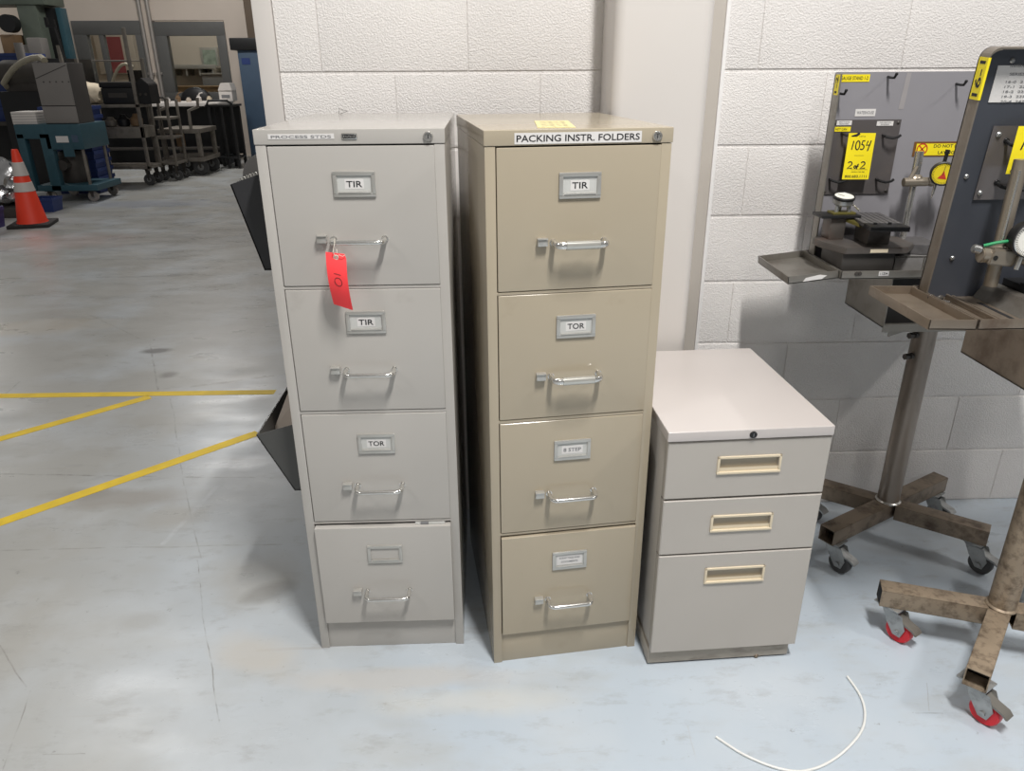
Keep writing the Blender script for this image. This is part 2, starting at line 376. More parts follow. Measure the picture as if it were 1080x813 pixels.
def tag(o, label=None, cat=None, group=None, kind=None):
    if label: o['label'] = label
    if cat: o['category'] = cat
    if group: o['group'] = group
    if kind: o['kind'] = kind
    return o
def thing(name, label, cat, loc=(0, 0, 0), rz=0.0, group=None):
    o = bpy.data.objects.new(name, None); o.empty_display_size = 0.05; COL.objects.link(o)
    o.location = loc; o.rotation_euler = (0, 0, rz)
    return tag(o, label, cat, group)
def struct(o): return tag(o, kind='structure')
def copy_tree(o, parent=None):
    c = o.copy(); COL.objects.link(c); c.parent = parent
    for ch in list(o.children): copy_tree(ch, c)
    return c
# frame of a surface facing -Y: x right, y up, normal towards the viewer
def front(x, y, z, roll=0.0):
    return Matrix.Translation((x, y, z)) @ Matrix(((1, 0, 0, 0), (0, 0, -1, 0), (0, 1, 0, 0), (0, 0, 0, 1))) @ Matrix.Rotation(roll, 4, 'Z')

# ------------------------------------------------------------------ setting
WY = 2.261
def floor():
    b = MB(); b.box(-16, 5, -5, 22, -0.1, 0); struct(b.build('floor', M['floor'], smooth=False))
floor()
def block_wall():
    b = MB(); x0, x1 = -0.583, 3.2; th = 0.2
    b.box(x0, x1, WY+0.0030, WY+th, 0, 3.25)
    for k in range(16):
        z0, z1 = 0.2032*k, 0.2032*(k+1)
        if z1 > 3.26: break
        off = 0.753 if k % 2 else 0.9535
        j = off - 0.4064*6
        while j < x1:
            a, c = max(j, x0), min(j+0.4064, x1)
            if c-a > 0.02:
                g = 0.0040
                b.box(a+0.0008, c-0.0008, WY, WY+0.03, z0+g, z1-g, 0.0022, seg=3)
            j += 0.4064
    struct(b.build('wall_back', M['block']))
block_wall()
def wall_end():
    b = MB(); b.box(-0.637, -0.584, WY-0.006, WY+0.22, 0, 3.25, 0.004)
    struct(b.build('trim_1', M['column']))
wall_end()
def column():
    b = MB(); x0, x1, y0, y1, r = 0.312, 0.562, 2.045, WY+0.002, 0.028
    pts = []
    for cx, cy, a0 in ((x1-r, y0+r, -90), (x0+r, y0+r, 180)):
        for i in range(7):
            a = R(a0 + i*15); pts.append((cx+r*math.cos(a), cy+r*math.sin(a), 0))
        if a0 == -90: pts += [(x1, y1, 0), (x0, y1, 0)]
    b.prism(pts, (0, 0, 3.25)); struct(b.build('trim_2', M['column']))
    b = MB(); b.box(0.562, 0.645, WY-0.012, WY+0.002, 0, 3.25, 0.002); struct(b.build('trim_3', M['filler']))
    b = MB(); b.box(0.645, 0.657, WY-0.015, WY+0.002, 0, 3.25, 0.004); struct(b.build('trim_4', M['caulk']))
column()

# yellow floor tape
def tape(label, pts, w=0.052):
    b = MB(); L_, R_ = [], []
    for i, p in enumerate(pts):
        d = (Vector(pts[min(i+1, len(pts)-1)])-Vector(pts[max(i-1, 0)])).normalized(); n = Vector((-d.y, d.x))*w/2
        L_.append(Vector(p)+n); R_.append(Vector(p)-n)
    b.prism([(p.x, p.y, 0.0004) for p in L_] + [(p.x, p.y, 0.0004) for p in reversed(R_)], (0, 0, 0.0008))
    return tag(b.build('floor_tape', M['tape_yellow'], smooth=False), label, 'floor tape')
def ext(p, q, k): return (Vector(p)-(Vector(q)-Vector(p))*k)
tape('long yellow tape line running level across the aisle floor, farthest of the tapes', [ext(fp(0, 417.5), fp(290, 413.5), 0.5), fp(290, 413.5)])
tape('yellow tape line slanting on the aisle floor to meet the long level tape', [ext(fp(0, 463), fp(160, 418), 0.5), fp(158, 418.5)])
tape('yellow tape line slanting towards the grey cabinet, nearest of the floor tapes', [ext(fp(0, 551), fp(270, 457), 0.4), fp(272, 456.5)])

# white cord on floor
def cord():
    pts = [(0.499, 1.262), (0.549, 1.211), (0.612, 1.174), (0.673, 1.166), (0.749, 1.195), (0.831, 1.256), (0.872, 1.313), (0.888, 1.372), (0.884, 1.436)]
    # smooth it
    out = []
    for i in range(len(pts)-1):
        p0, p1, p2, p3 = [Vector(pts[max(0, min(len(pts)-1, i+k))]) for k in (-1, 0, 1, 2)]
        for t in range(6):
            t /= 6; out.append(0.5*((2*p1)+(p2-p0)*t+(2*p0-5*p1+4*p2-p3)*t*t+(3*p1-p0-3*p2+p3)*t**3))
    out.append(Vector(pts[-1]))
    b = MB(); b.tube([(p.x, p.y, 0.0032) for p in out], 0.003, 8)
    tag(b.build('cord', M['cord']), 'thin white cord lying in a curve on the floor before the short pedestal', 'cord')
cord()

# ------------------------------------------------------------------ filing cabinets
W, H = 0.381, 1.321
DR = [(0.9985, 1.288), (0.7005, 0.9895), (0.3990, 0.6905), (0.0930, 0.3855)]
def label_holder(d, cx, cz, card, text, y=-0.001, strip=True):
    b = MB(); w, h, t, bw = 0.087, 0.0515, 0.0045, 0.0085
    for a in ((-w/2, w/2, h/2-bw, h/2), (-w/2, w/2, -h/2, -h/2+bw), (-w/2, -w/2+bw, -h/2+bw*0.5, h/2-bw*0.5), (w/2-bw, w/2, -h/2+bw*0.5, h/2-bw*0.5)):
        b.box(cx+a[0], cx+a[1], y-t, y+0.0005, cz+a[2], cz+a[3], 0.0016)
    b.box(cx-0.0335, cx+0.0335, y-0.0058, y-0.002, cz-h/2+bw-0.001, cz-h/2+bw+0.002, 0.001)
    b.build('label_holder', M['nickel'], d)
    b = MB(); b.box(cx-0.036, cx+0.036, y-0.0012, y+0.0002, cz-0.0185, cz+0.0185)
    mats = [card, M['white_paper'], M['ink'], M['ink_faint']]
    if strip:
        if text == 'small':
            b.box(cx-0.032, cx+0.032, y-0.0016, y-0.0011, cz-0.013, cz+0.014, m=1)
            b.text('SCRAP TAGS AND', front(cx, y-0.0016, cz+0.0065), 0.052, 0.0055, m=3)
            b.text('DOCUMENTS', front(cx, y-0.0016, cz-0.0045), 0.042, 0.0055, m=3)
        else:
            wd = {'TIR': 0.039, 'TOR': 0.045, '8 STEP': 0.050}[text]
            b.box(cx-wd/2, cx+wd/2, y-0.0016, y-0.0011, cz-0.010, cz+0.010, m=1)
            b.text(text, front(cx, y-0.0016, cz), wd*0.84, 0.0125 if text != '8 STEP' else 0.0095, m=2 if text != '8 STEP' else 3)
    o = b.build('label_card', mats, d, smooth=False)
    if strip and text != 'small': o['label'] = 'white strip lettered %s' % text
def handle(d, z, heavy=False):
    b = MB(); x0, x1, pr, r = 0.139, 0.247, 0.037, 0.0055
    pts = [(x0, 0.0, z), (x0, -pr+0.014, z)]
    for i in range(1, 6):
        a = R(90*i/5); pts.append((x0+0.014*(1-math.cos(a)), -pr+0.014-0.014*math.sin(a), z))
    pts += [((x0+x1)/2, -pr, z)]
    pts += [(x0+x1-p[0], p[1], p[2]) for p in reversed(pts[:-1])]
    b.tube(pts, r, 12, flat=1.35 if heavy else 1.0)
    for x in (x0, x1): b.cyl((x, 0.0005, z), (x, -0.002, z), 0.0075, seg=14)
    if heavy: b.tube([(x0+0.020, -pr, z), (x1-0.018, -pr, z)], 0.0085, 14, m=1, flat=1.1)
    b.build('handle', [M['chrome'], M['clear_tape']], d)
def latch(d, z):
    b = MB(); cx = 0.1155
    b.box(cx-0.0105, cx+0.0105, -0.013, 0.0005, z-0.008, z+0.008, 0.0015)
    b.box(cx-0.011, cx+0.011, -0.0155, -0.004, z+0.006, z+0.0085, 0.0008)
    b.build('thumb_latch', M['nickel'], d)
def cabinet(label, loc, yaw, depth, paint, texts, heavy, pulls, group):
    t = thing('filing_cabinet', label, 'filing cabinet', loc, yaw, group)
    b = MB(); s = 0.0215
    b.box(0, s, 0, depth, 0, 1.2905, 0.0015); b.box(W-s, W, 0, depth, 0, 1.2905, 0.0015)
    b.box(s, W-s, depth-0.004, depth-0.001, 0.02, 1.29); b.box(s-0.001, W-s+0.001, 0.0045, 0.03, 0, 0.0905, 0.0015)
    for z0, z1 in ((0.9905, 0.9970), (0.6915, 0.6990), (0.3910, 0.3975)):
        b.box(s-0.001, W-s+0.001, 0.0008, 0.02, z0, z1, 0.001)
    b.box(s, W-s, 0.055, 0.058, 0.09, 1.29, m=1)  # dark sheet behind the drawers, shade for the gaps
    b.build('body', [paint, M['dark']], t)
    b = MB(); b.box(-0.0015, W+0.0015, -0.0015, depth, 1.2912, H, 0.0025, seg=3)
    b.build('top_cap', paint, t)
    for i, (z0, z1) in enumerate(DR):
        b = MB(); b.box(0.0232, 0.3598, -0.001, 0.018, z0, z1, 0.0022, seg=3)
        if pulls[i]:
            b.box(0.030, 0.033, 0.015, 0.045, z0+0.01, z1-0.05); b.box(0.350, 0.353, 0.015, 0.045, z0+0.01, z1-0.05)
        d = b.build('drawer', paint, t); d.location = (0, -pulls[i], 0)
        tx = texts[i]
        if tx is None: label_holder(d, 0.1925, z0+0.2145, M['tan_card'] if False else paint, '', strip=False)
        else: label_holder(d, 0.1925, z0+0.2145, M['grey_card'], tx)
        latch(d, z0+0.103); handle(d, z0+0.1005, heavy[i])
        if pulls[i]: d['label'] = 'bottom drawer standing slightly open'
    return t
def lock(t, x, z):
    b = MB(); b.lathe([(0.0105, 0), (0.0105, 0.002), (0.009, 0.0045), (0.0065, 0.0045), (0.0062, 0.0025), (0.001, 0.0025)], mx=front(x, -0.0012, z), m=0)
    b.cyl((x, -0.003, z), (x, -0.0042, z), 0.006, m=0); b.box(x-0.0009, x+0.0009, -0.0046, -0.004, z-0.004, z+0.004, m=1)
    b.build('lock', [M['chrome'], M['ink']], t)

LX, LY, LYAW, LD = -0.4755, 1.586, 0.0101, 0.577
RX, RY, RYAW, RD = -0.0133, 1.5151, 0.1323, 0.5715
cabL = cabinet('grey four-drawer filing cabinet by the aisle with bottom drawer ajar', (LX, LY, 0), LYAW, LD, M['cab_grey'], ['TIR', 'TIR', 'TOR', None], [0, 0, 0, 0], [0, 0, 0, 0.012], 'four drawer filing cabinets')
cabR = cabinet('beige four-drawer filing cabinet between the grey cabinet and the short pedestal', (RX, RY, 0), RYAW, RD, M['cab_tan'], ['TIR', 'TOR', '8 STEP', 'small'], [1, 1, 0, 0], [0, 0, 0, 0.004], 'four drawer filing cabinets')
lock(cabL, 0.3485, 1.305); lock(cabR, 0.3485, 1.3045)
b = MB(); b.box(0.0285, 0.160, -0.0022, -0.001, 1.3020, 1.3120)
b.text('PROCESS STDS', front(0.0943, -0.0022, 1.3065), 0.120, 0.0055, m=1)
b.build('title_strip', [M['white_paper'], M['ink_faint']], cabL, smooth=False)['label'] = 'white strip lettered PROCESS STDS'
b = MB(); b.box(0.175, 0.206, -0.004, -0.001, 1.301, 1.3125, 0.002)
b.box(0.1775, 0.2035, -0.0046, -0.0035, 1.303, 1.3105, 0.0005, m=1)
for i in range(7): b.box(0.179+i*0.0034, 0.1812+i*0.0034, -0.0050, -0.0044, 1.3048+0.001*(i % 2), 1.3088-0.0008*(i % 3), m=0)
b.build('maker_plate', [M['chrome'], M['ink']], cabL)
b = MB(); b.box(0.0590, 0.3160, -0.0022, -0.001, 1.2940, 1.3150)
b.text('PACKING INSTR. FOLDERS', front(0.1875, -0.0022, 1.3045), 0.249, 0.0128, m=1)
b.build('title_strip', [M['white_paper'], M['ink']], cabR, smooth=False)['label'] = 'white strip lettered PACKING INSTR. FOLDERS'
# folder edge glimpsed over the open drawer
b = MB(); b.box(0.272, 0.345, -0.004, 0.030, 0.30, 0.3895); b.box(0.285, 0.305, -0.0045, 0.0, 0.380, 0.3905, m=1)
b.build('folder_tab', [M['grey_card'], M['ink_faint']], cabL, smooth=False)

# red tag on the top handle of the grey cabinet
def red_tag():
    t = thing('paper_tag', 'fluorescent red paper tag marked 10 hanging from the top handle of the grey cabinet', 'tag', (LX+0.153, LY-0.037, 1.09))
    n = 12; top, bot, hw = -0.010, -0.128, 0.0205
    def P(s, v):   # v from 0 top to 1 bottom
        z = top+(bot-top)*v
        return Vector((s*hw + 0.004*v*v - 0.003 + (-0.003 if s > 0 and v < .01 else 0), -0.006 - 0.010*math.sin(v*math.pi*1.1) - s*0.006*(v-0.4), z - 0.005*s*(1-v)*0.6 - 0.006*s*v))
    b = MB(); bm = bmesh.new(); g = []
    for i in range(n+1):
        g.append([bm.verts.new(P(s, i/n)) for s in (-1, -0.5, 0, 0.5, 1)])
    for i in range(n):
        for k in range(4): bm.faces.new((g[i][k], g[i+1][k], g[i+1][k+1], g[i][k+1]))
    e = bmesh.ops.extrude_face_region(bm, geom=bm.faces[:]); bmesh.ops.translate(bm, vec=(0, 0.0006, 0), verts=[x for x in e['geom'] if isinstance(x, bmesh.types.BMVert)])
    bmesh.ops.recalc_face_normals(bm, faces=bm.faces); b._add(bm)
    def ribbon(pts, w):   # ink follows the curl of the card
        tb = bmesh.new(); prev = None
        for i, (s, v) in enumerate(pts):
            p = P(s, v)+Vector((0, -0.0006, 0)); q0 = P(*pts[max(i-1, 0)]); q1 = P(*pts[min(i+1, len(pts)-1)])
            d = (q1-q0).normalized(); nrm = d.cross(Vector((0, 1, 0))).normalized()*w/2
            cur = (tb.verts.new(p+nrm), tb.verts.new(p-nrm))
            if prev: tb.faces.new((prev[0], prev[1], cur[1], cur[0]))
            prev = cur
        b._add(tb, 1)
    ribbon([(-0.30, 0.355), (0.0, 0.36), (0.36, 0.37)], 0.0011)
    ribbon([(0.36*math.cos(a)+0.02, 0.50+0.075*math.sin(a)) for a in [i*2*math.pi/20 for i in range(21)]], 0.0011)
    c = P(0, 0.07)
    b.lathe([(0.0025, 0), (0.0055, 0), (0.0055, 0.0007), (0.0025, 0.0007)], mx=front(c.x, c.y-0.0006, c.z), m=2, seg=18, caps=False)
    b.build('tag_card', [M['red_tag'], M['ink'], M['string']], t)
    b = MB()
    b.tube([(c.x, c.y-0.002, c.z), (c.x-0.004, c.y-0.006, c.z+0.012), (-0.004, -0.006, 0.010), (-0.004, 0.0, 0.0180), (-0.003, 0.008, 0.006), (c.x+0.002, c.y+0.004, c.z+0.004), (c.x, c.y+0.001, c.z)], 0.0008, 6)
    b.tube([(c.x, c.y-0.002, c.z), (c.x+0.008, c.y-0.005, c.z+0.006), (c.x+0.014, c.y-0.003, c.z+0.002), (c.x+0.020, c.y-0.001, c.z+0.005)], 0.0007, 6)
    b.build('tie_string', M['string'], t)
red_tag()

# sticky note on the beige cabinet
def sticky():
    mx = Matrix.Translation((RX, RY, 0)) @ Matrix.Rotation(RYAW, 4, 'Z')
    mx = mx @ Matrix.Translation((0.166, 0.135, 0)) @ Matrix.Rotation(R(-9), 4, 'Z')
    b = MB(); b.box(-0.038, 0.038, -0.11, 0.11, 1.3212, 1.3222, mx=mx)
    for i in range(4):
        b.stroke([(-0.028+k*0.009, -0.07+0.045*i+0.012*((k*7+i*3) % 3-1)) for k in range(7)], mx @ Matrix.Translation((0, 0, 1.3222)), 0.003, m=1)
    tag(b.build('sticky_note', [M['sticky'], M['ink_faint']], smooth=False), 'pale yellow note lying flat on top of the beige cabinet', 'note')
sticky()
def clip():
    b = MB(); c = at(358, 125, 2.12); x, y, z = c.x, 2.12, H
    b.tube([(x, y, z+0.0009), (x+0.001, y, z+0.015), (x+0.022, y+0.004, z+0.008), (x+0.002, y+0.006, z+0.0009)], 0.0008, 6)
    tag(b.build('wire_clip', M['cart_dark']), 'small bent wire clip standing at the back of the grey cabinet top', 'wire clip')
clip()

# ------------------------------------------------------------------ file pockets on the grey cabinet's aisle side
def pocket(name, label, y0, y1, xo, zt, zb, xb, paint, tilt=0.0):
    """xo outer lip, xb inner bottom; open at the top; back panel against the cabinet"""
    t = thing(name, label, 'file pocket', (LX-0.004, y0, zb))
    ox, oy, oz = LX-0.004, y0, zb
    b = MB(); xs = -0.0035; th = 0.003; D = y1-y0; Hh = zt-zb; lo = xo-ox; bo = xb-ox
    # end caps
    for yy in (0, D-th):
        b.prism([(xs, yy, 0), (bo, yy, 0), (lo, yy, Hh), (xs, yy, Hh+0.03)], (0, th, 0))
    b.prism([(bo, 0, 0), (lo, 0, Hh), (lo+th, 0, Hh), (bo+th, 0, 0)], (0, D, 0))
    b.box(bo, xs, 0, D, -0.002, 0.002)
    b.box(xs-th, xs, 0, D, 0, Hh+0.03, 0.0005)
    b.build('pocket_shell', paint, t)
    return t, lo, Hh, D
t, lo, Hh, D = pocket('wall_pocket', 'matte black file pocket hanging high on the aisle side of the grey cabinet', 1.70, 1.98, -0.575, 1.199, 1.008, -0.526, M['pocket_black'])
b = MB()
pts = []
for i in range(17):
    a = math.pi*i/16; pts.append((-0.046+0.040*math.cos(a), 0.06, Hh+0.006+0.050*math.sin(a)))
b.prism(pts + [(-0.075, 0.06, 0.05), (-0.018, 0.06, 0.05)], (0, 0.07, 0), bev=0.004)
b.build('felt_pad', M['cap_grey'], t)
b = MB()
cpts = []
for k in range(61):
    a = k*2*math.pi/10; f = k/60
    cpts.append((lo+0.020+0.030*f+0.004*math.cos(a), 0.012+0.035*f, Hh+0.006+0.006*math.sin(a)+0.010*f))
b.tube(cpts, 0.0011, 6)
b.build('coil_binding', M['nickel'], t)
t, lo, Hh, D = pocket('wall_pocket', 'smoked grey file pocket hanging low on the aisle side of the grey cabinet', 1.66, 1.98, -0.589, 0.604, 0.447, -0.514, M['pocket_smoke'])
b = MB(); b.prism([(-0.012, 0.04, 0.05), (-0.012, 0.25, 0.05), (-0.020, 0.25, Hh+0.05), (-0.020, 0.04, Hh+0.05)], (-0.010, 0, 0))
b.prism([(-0.095, 0.10, Hh-0.03), (-0.040, 0.06, Hh-0.05), (-0.036, 0.20, Hh+0.035), (-0.070, 0.26, Hh+0.055)], (0.002, 0.002, -0.003))
b.build('folded_card', M['tan_card'], t, smooth=False)

# ------------------------------------------------------------------ pedestal
def pedestal():
    t = thing('drawer_pedestal', 'short light grey three-drawer pedestal with cream pulls right of the beige cabinet', 'pedestal', (0.3877, 1.4824, 0), 0.0544)
    w, d, h = 0.3816, 0.509, 0.6825
    b = MB(); b.box(0.002, w-0.002, 0.020, d, 0.0505, 0.657, 0.002)
    b.box(0.0035, 0.010, 0.0182, 0.0205, 0.06, 0.65, 0.0005, m=0); b.box(0.0, w, 0.0202, 0.0206, 0.055, 0.655, m=1)  # dark sheet behind the drawer fronts stands in for shade in the gaps
    b.build('body', [M['ped'], M['dark']], t)
    b = MB(); b.box(-0.0035, w+0.0005, -0.004, d+0.003, 0.658, h, 0.003, seg=3); b.build('top_panel', M['ped_top'], t)
    b = MB(); b.box(-0.002, w-0.010, 0.014, d-0.01, 0.006, 0.051, 0.0015); b.box(0.05, w-0.05, 0.05, d-0.05, 0.0, 0.007, m=1)
    b.build('plinth', [M['ped_base'], M['dark']], t)
    b = MB(); b.sphere((0.300, 0.022, 0.008), 0.008, sc=(1.5, 1, 1)); b.sphere((0.289, 0.016, 0.006), 0.006); b.build('foot_glide', M['steel_dirty'], t)
    for z0, z1, hz in ((0.5065, 0.654, 0.5915), (0.3515, 0.5015, 0.4345), (0.0505, 0.3475, 0.2845)):
        hx0, hx1, hh = 0.1175, 0.2685, 0.0455
        b = MB()
        # front panel in four pieces round the pull opening
        a0, a1, c0, c1 = hx0+0.006, hx1-0.006, hz-hh/2+0.006, hz+hh/2-0.006
        b2 = bmesh.new()
        def ring(x0, x1, z0_, z1_, y): return [b2.verts.new(p) for p in ((x0, y, z0_), (x1, y, z0_), (x1, y, z1_), (x0, y, z1_))]
        e = 0.0022
        r0 = ring(0.0, w, z0, z1, 0.0195); r1 = ring(0.0, w, z0, z1, e); r2 = ring(e, w-e, z0+e, z1-e, 0.0); r3 = ring(a0, a1, c0, c1, 0.0); r4 = ring(a0, a1, c0, c1, 0.008)
        for A, B in ((r0, r1), (r1, r2), (r2, r3), (r3, r4)):
            for k in range(4): b2.faces.new((A[k], A[(k+1) % 4], B[(k+1) % 4], B[k]))
        bmesh.ops.recalc_face_normals(b2, faces=b2.faces); b._add(b2)
        dr = b.build('drawer', M['ped'], t)
        b = MB(); y = -0.0035
        b.box(hx0, hx1, y, 0.002, hz+hh/2-0.006, hz+hh/2, 0.0015); b.box(hx0, hx1, y-0.001, 0.002, hz-hh/2, hz-hh/2+0.006, 0.0015)
        b.box(hx0, hx0+0.006, y, 0.002, hz-hh/2, hz+hh/2, 0.0015); b.box(hx1-0.006, hx1, y, 0.002, hz-hh/2, hz+hh/2, 0.0015)
        b.prism([(a0, 0.0, c0), (a0, 0.0072, c0), (a0, 0.0072, c0+0.004), (a0, 0.0, c0+0.010)], (a1-a0, 0, 0), m=0)
        b.box(a0, a1, 0.0065, 0.0075, c0, c1, m=1)
        b.build('recessed_pull', [M['cream'], M['pull_well']], dr)
    b = MB(); b.lathe([(0.0085, 0), (0.0085, 0.002), (0.007, 0.003), (0.001, 0.003)], mx=front(0.192, -0.004, 0.669)); b.box(0.1912, 0.1928, -0.0075, -0.0065, 0.665, 0.673, m=1)
    b.build('lock', [M['black'], M['ink_faint']], t)
pedestal()

# ------------------------------------------------------------------ gauge stands
def sq_tube(b, length0, length1, ang, z0, s=0.0508, wall=0.003, m=0, mi=1):
    mx = Matrix.Rotation(ang, 4, 'Z'); h = s/2
    for y0, y1, a, c in ((-h, h, z0, z0+wall), (-h, h, z0+s-wall, z0+s), (-h, -h+wall, z0, z0+s), (h-wall, h, z0, z0+s)):
        b.box(length0, length1, y0, y1, a, c, 0.0012, m=m, mx=mx)
    b.box(length0+0.05, length1-0.05 if length1-length0 > 0.3 else length1, -h+wall, h-wall, z0+wall, z0+s-wall, m=mi, mx=mx)  # dark filling stands in for shade inside the hollow tube
def caster(root, x, y, tr, wheel_mat):
    """swivel caster under (x, y), wheel trailing along angle tr"""
    c = MB(); mx = Matrix.Translation((x, y, 0)) @ Matrix.Rotation(tr, 4, 'Z')
    c.box(-0.034, 0.034, -0.026, 0.026, 0.0955, 0.1000, 0.001, mx=mx)
    c.lathe([(0.020, 0.084), (0.024, 0.088), (0.024, 0.0925), (0.016, 0.096)], mx=mx, seg=20)
    for sy in (-1, 1):
        c.prism([(-0.014, sy*0.0165, 0.087), (0.040, sy*0.0165, 0.087), (0.056, sy*0.0165, 0.050), (0.047, sy*0.0165, 0.022), (0.027, sy*0.0165, 0.022), (0.002, sy*0.0165, 0.056)], (0, -sy*0.002, 0), mx=mx)
        c.cyl(mx @ Vector((0.036, sy*0.014, 0.034)), mx @ Vector((0.036, sy*0.0215, 0.034)), 0.007, seg=8)
    for bx in (-0.024, 0.024):
        for by in (-0.017, 0.017): c.cyl(mx @ Vector((bx, by, 0.0925)), mx @ Vector((bx, by, 0.096)), 0.005, seg=6)
    o = c.build('caster', M['zinc'], root)
    wmx = mx @ Matrix.Translation((0.036, 0, 0.034)) @ Matrix.Rotation(R(90), 4, 'X')
    w = MB(); w.lathe([(0.024, -0.011), (0.031, -0.012), (0.034, -0.008), (0.034, 0.008), (0.031, 0.012), (0.024, 0.011)], mx=wmx, seg=32)
    w.lathe([(0.004, -0.0105), (0.0245, -0.0105), (0.0245, 0.0105), (0.004, 0.0105)], mx=wmx, m=1)
    w.build('wheel', [wheel_mat, M['zinc']], o)
    p = MB(); p.prism([(0.030, -0.015, 0.080), (0.052, -0.015, 0.068), (0.076, -0.015, 0.062), (0.086, -0.015, 0.052), (0.082, -0.015, 0.050), (0.073, -0.015, 0.057), (0.050, -0.015, 0.062), (0.030, -0.015, 0.074)], (0, 0.030, 0), mx=mx)
    p.build('brake_pedal', M['zinc'] if wheel_mat == M['grey_wheel'] else M['steel_sheet'], o)

def pegs(b, x, y, z, drop=True, L=0.035, m=0):
    """a black wire hook standing out of the plate"""
    b.tube([(x, y, z), (x, y-L*0.5, z-0.002), (x, y-L, z-0.002), (x+0.001, y-L-0.006, z+0.006)], 0.0032, 8, m=m)
    b.sphere((x+0.001, y-L-0.006, z+0.007), 0.0042, m=m, seg=10)

def stand(label, center, rot, zoff, top, tr, wheel, plate_mat, side_w, side_tilt, tray_m, tube_m, flange_mat, corner, fd, group):
    cx, cy = center
    t = thing('gauge_stand', label, 'gauge stand', (cx, cy, 0), 0, group)
    a1, a2 = R(30.4)+rot, R(-37)+rot
    b = MB(); sq_tube(b, -0.30, 0.30, a1, 0.1); b.build('base_beam', [tube_m, M['dark']], t)
    for s in (0, math.pi):
        b = MB(); sq_tube(b, 0.028, 0.285, a2+s, 0.1); b.build('base_arm', [tube_m, M['dark']], t)
    for a, d in ((a1, 0.262), (a1+math.pi, 0.262), (a2, 0.25), (a2+math.pi, 0.25)):
        caster(t, d*math.cos(a), d*math.sin(a), tr, wheel)
    zt = 0.94+zoff                    # tray lip height
    b = MB(); b.cyl((0, 0, 0.150), (0, 0, zt-0.09), 0.0325, seg=36); b.lathe([(0.0325, 0.150), (0.038, 0.150), (0.038, 0.153), (0.0325, 0.157)], m=1 if tube_m != M['steel_rust'] else 0)
    pl = b.build('pole', [M['steel_pole'] if tube_m != M['steel_rust'] else M['steel_rust'], M['bright_steel']], t)
    for z in (zt-0.225, zt-0.290):
        b = MB(); b.cyl((-0.028, -0.014, z), (-0.050, -0.020, z), 0.0055, seg=10); b.cyl((-0.033, -0.015, z), (-0.040, -0.017, z), 0.010, seg=6); b.cyl((-0.048, -0.0195, z), (-0.058, -0.022, z), 0.0095, seg=6)
        b.build('set_bolt', M['cart_dark'], pl)
    # box under the tray; dark sheet inside stands in for its shaded hollow
    zb = 0.78+zoff; xl, xr, yf, yb = -0.205, 0.205, -0.140, 0.095
    b = MB(); b.box(xl, xl+0.003, yf, yb, zb, zt-0.021); b.box(xr-0.003, xr, yf, yb, zb, zt-0.021); b.box(xl, xr, yf, yb, zb, zb+0.003)
    b.box(xl+0.003, xr-0.003, yb-0.003, yb, zb, zt-0.021, m=1); b.box(xl+0.003, xr-0.003, yf+0.03, yf+0.033, zb+0.003, zt-0.03, m=1)
    b.prism([(xl, yf-0.001, zb-0.012), (xr, yf-0.001, zb-0.012), (xr, yf-0.001, zb+0.010), (xl, yf-0.001, zb+0.010)], (0, 0.003, 0))
    b.prism([(xl+0.02, yf+0.002, zb), (xl+0.10, yf+0.002, zb), (xl+0.02, yf+0.002, zb-0.026)], (0, 0.003, 0))
    b.lathe([(0.04, zb-0.03), (0.04, zb)], seg=28)
    b.build('tool_box', [tray_m, M['dark']], t)
    # main tray with lips
    L_, R_, fy, by = -0.347, 0.347, -0.147, 0.105
    b = MB(); b.box(L_, R_, fy, by, zt-0.022, zt-0.019)
    for a in ((L_, R_, fy, fy+0.003, zt-0.022, zt), (L_, R_, by-0.003, by, zt-0.022, zt), (L_, L_+0.003, fy, by, zt-0.022, zt), (R_-0.003, R_, fy, by, zt-0.022, zt)):
        b.box(*a, 0.0008)
    b.build('tray', tray_m, t)
    # side tray bolted on the left, drooping a little
    mx = Matrix.Translation((L_-0.001, 0, zt-0.001)) @ Matrix.Rotation(-side_tilt, 4, 'Y')
    sf, sb = (fy+0.012 if side_tilt > R(2) else fy), by
    b = MB(); b.box(-side_w, 0, sf, sb, -0.021, -0.018, mx=mx)
    for a in ((-side_w, 0, sf, sf+0.003), (-side_w, 0, sb-0.003, sb), (-side_w, -side_w+0.003, sf, sb), (-0.003, 0, sf, sb)):
        b.box(*a, -0.021, 0.0, 0.0008, mx=mx)
    b.build('side_tray', tray_m, t)
    # back plate with side returns
    zp = top; py = 0.072; zpb = zt-0.018
    b = MB()
    r = corner
    pts = [(L_, py, zpb), (R_, py, zpb)]
    for cxx, a0 in ((R_-r, 0), (L_+r, 90)):
        for i in range(7):
            a = R(a0+15*i); pts.append((cxx+r*math.cos(a), py, zp-r+r*math.sin(a)))
    b.prism(pts, (0, 0.003, 0))
    p = b.build('back_plate', plate_mat, t)
    for sx, x in ((-1, L_), (1, R_-0.004)):
        b = MB(); b.box(x, x+0.004, py-fd, py+0.004, zpb, zp-r, 0.001)
        if r > 0.01:
            q = []
            for i in range(7):
                a = R(180-15*i) if sx < 0 else R(15*i)
                c0 = L_+r if sx < 0 else R_-r
                q.append((c0+r*math.cos(a), zp-r+r*math.sin(a)))
            for i in range(6):
                b.prism([(q[i][0], py-fd, q[i][1]), (q[i+1][0], py-fd, q[i+1][1]), (q[i+1][0], py-fd, q[i+1][1]-0.005), (q[i][0], py-fd, q[i][1]-0.005)], (0, fd+0.003, 0))
        b.build('side_return', flange_mat, p)
    if r > 0.01:
        b = MB(); b.box(L_+r, R_-r, py-fd, py+0.004, zp-0.004, zp, 0.001); b.build('top_return', flange_mat, p)
    return t, p, zt, py

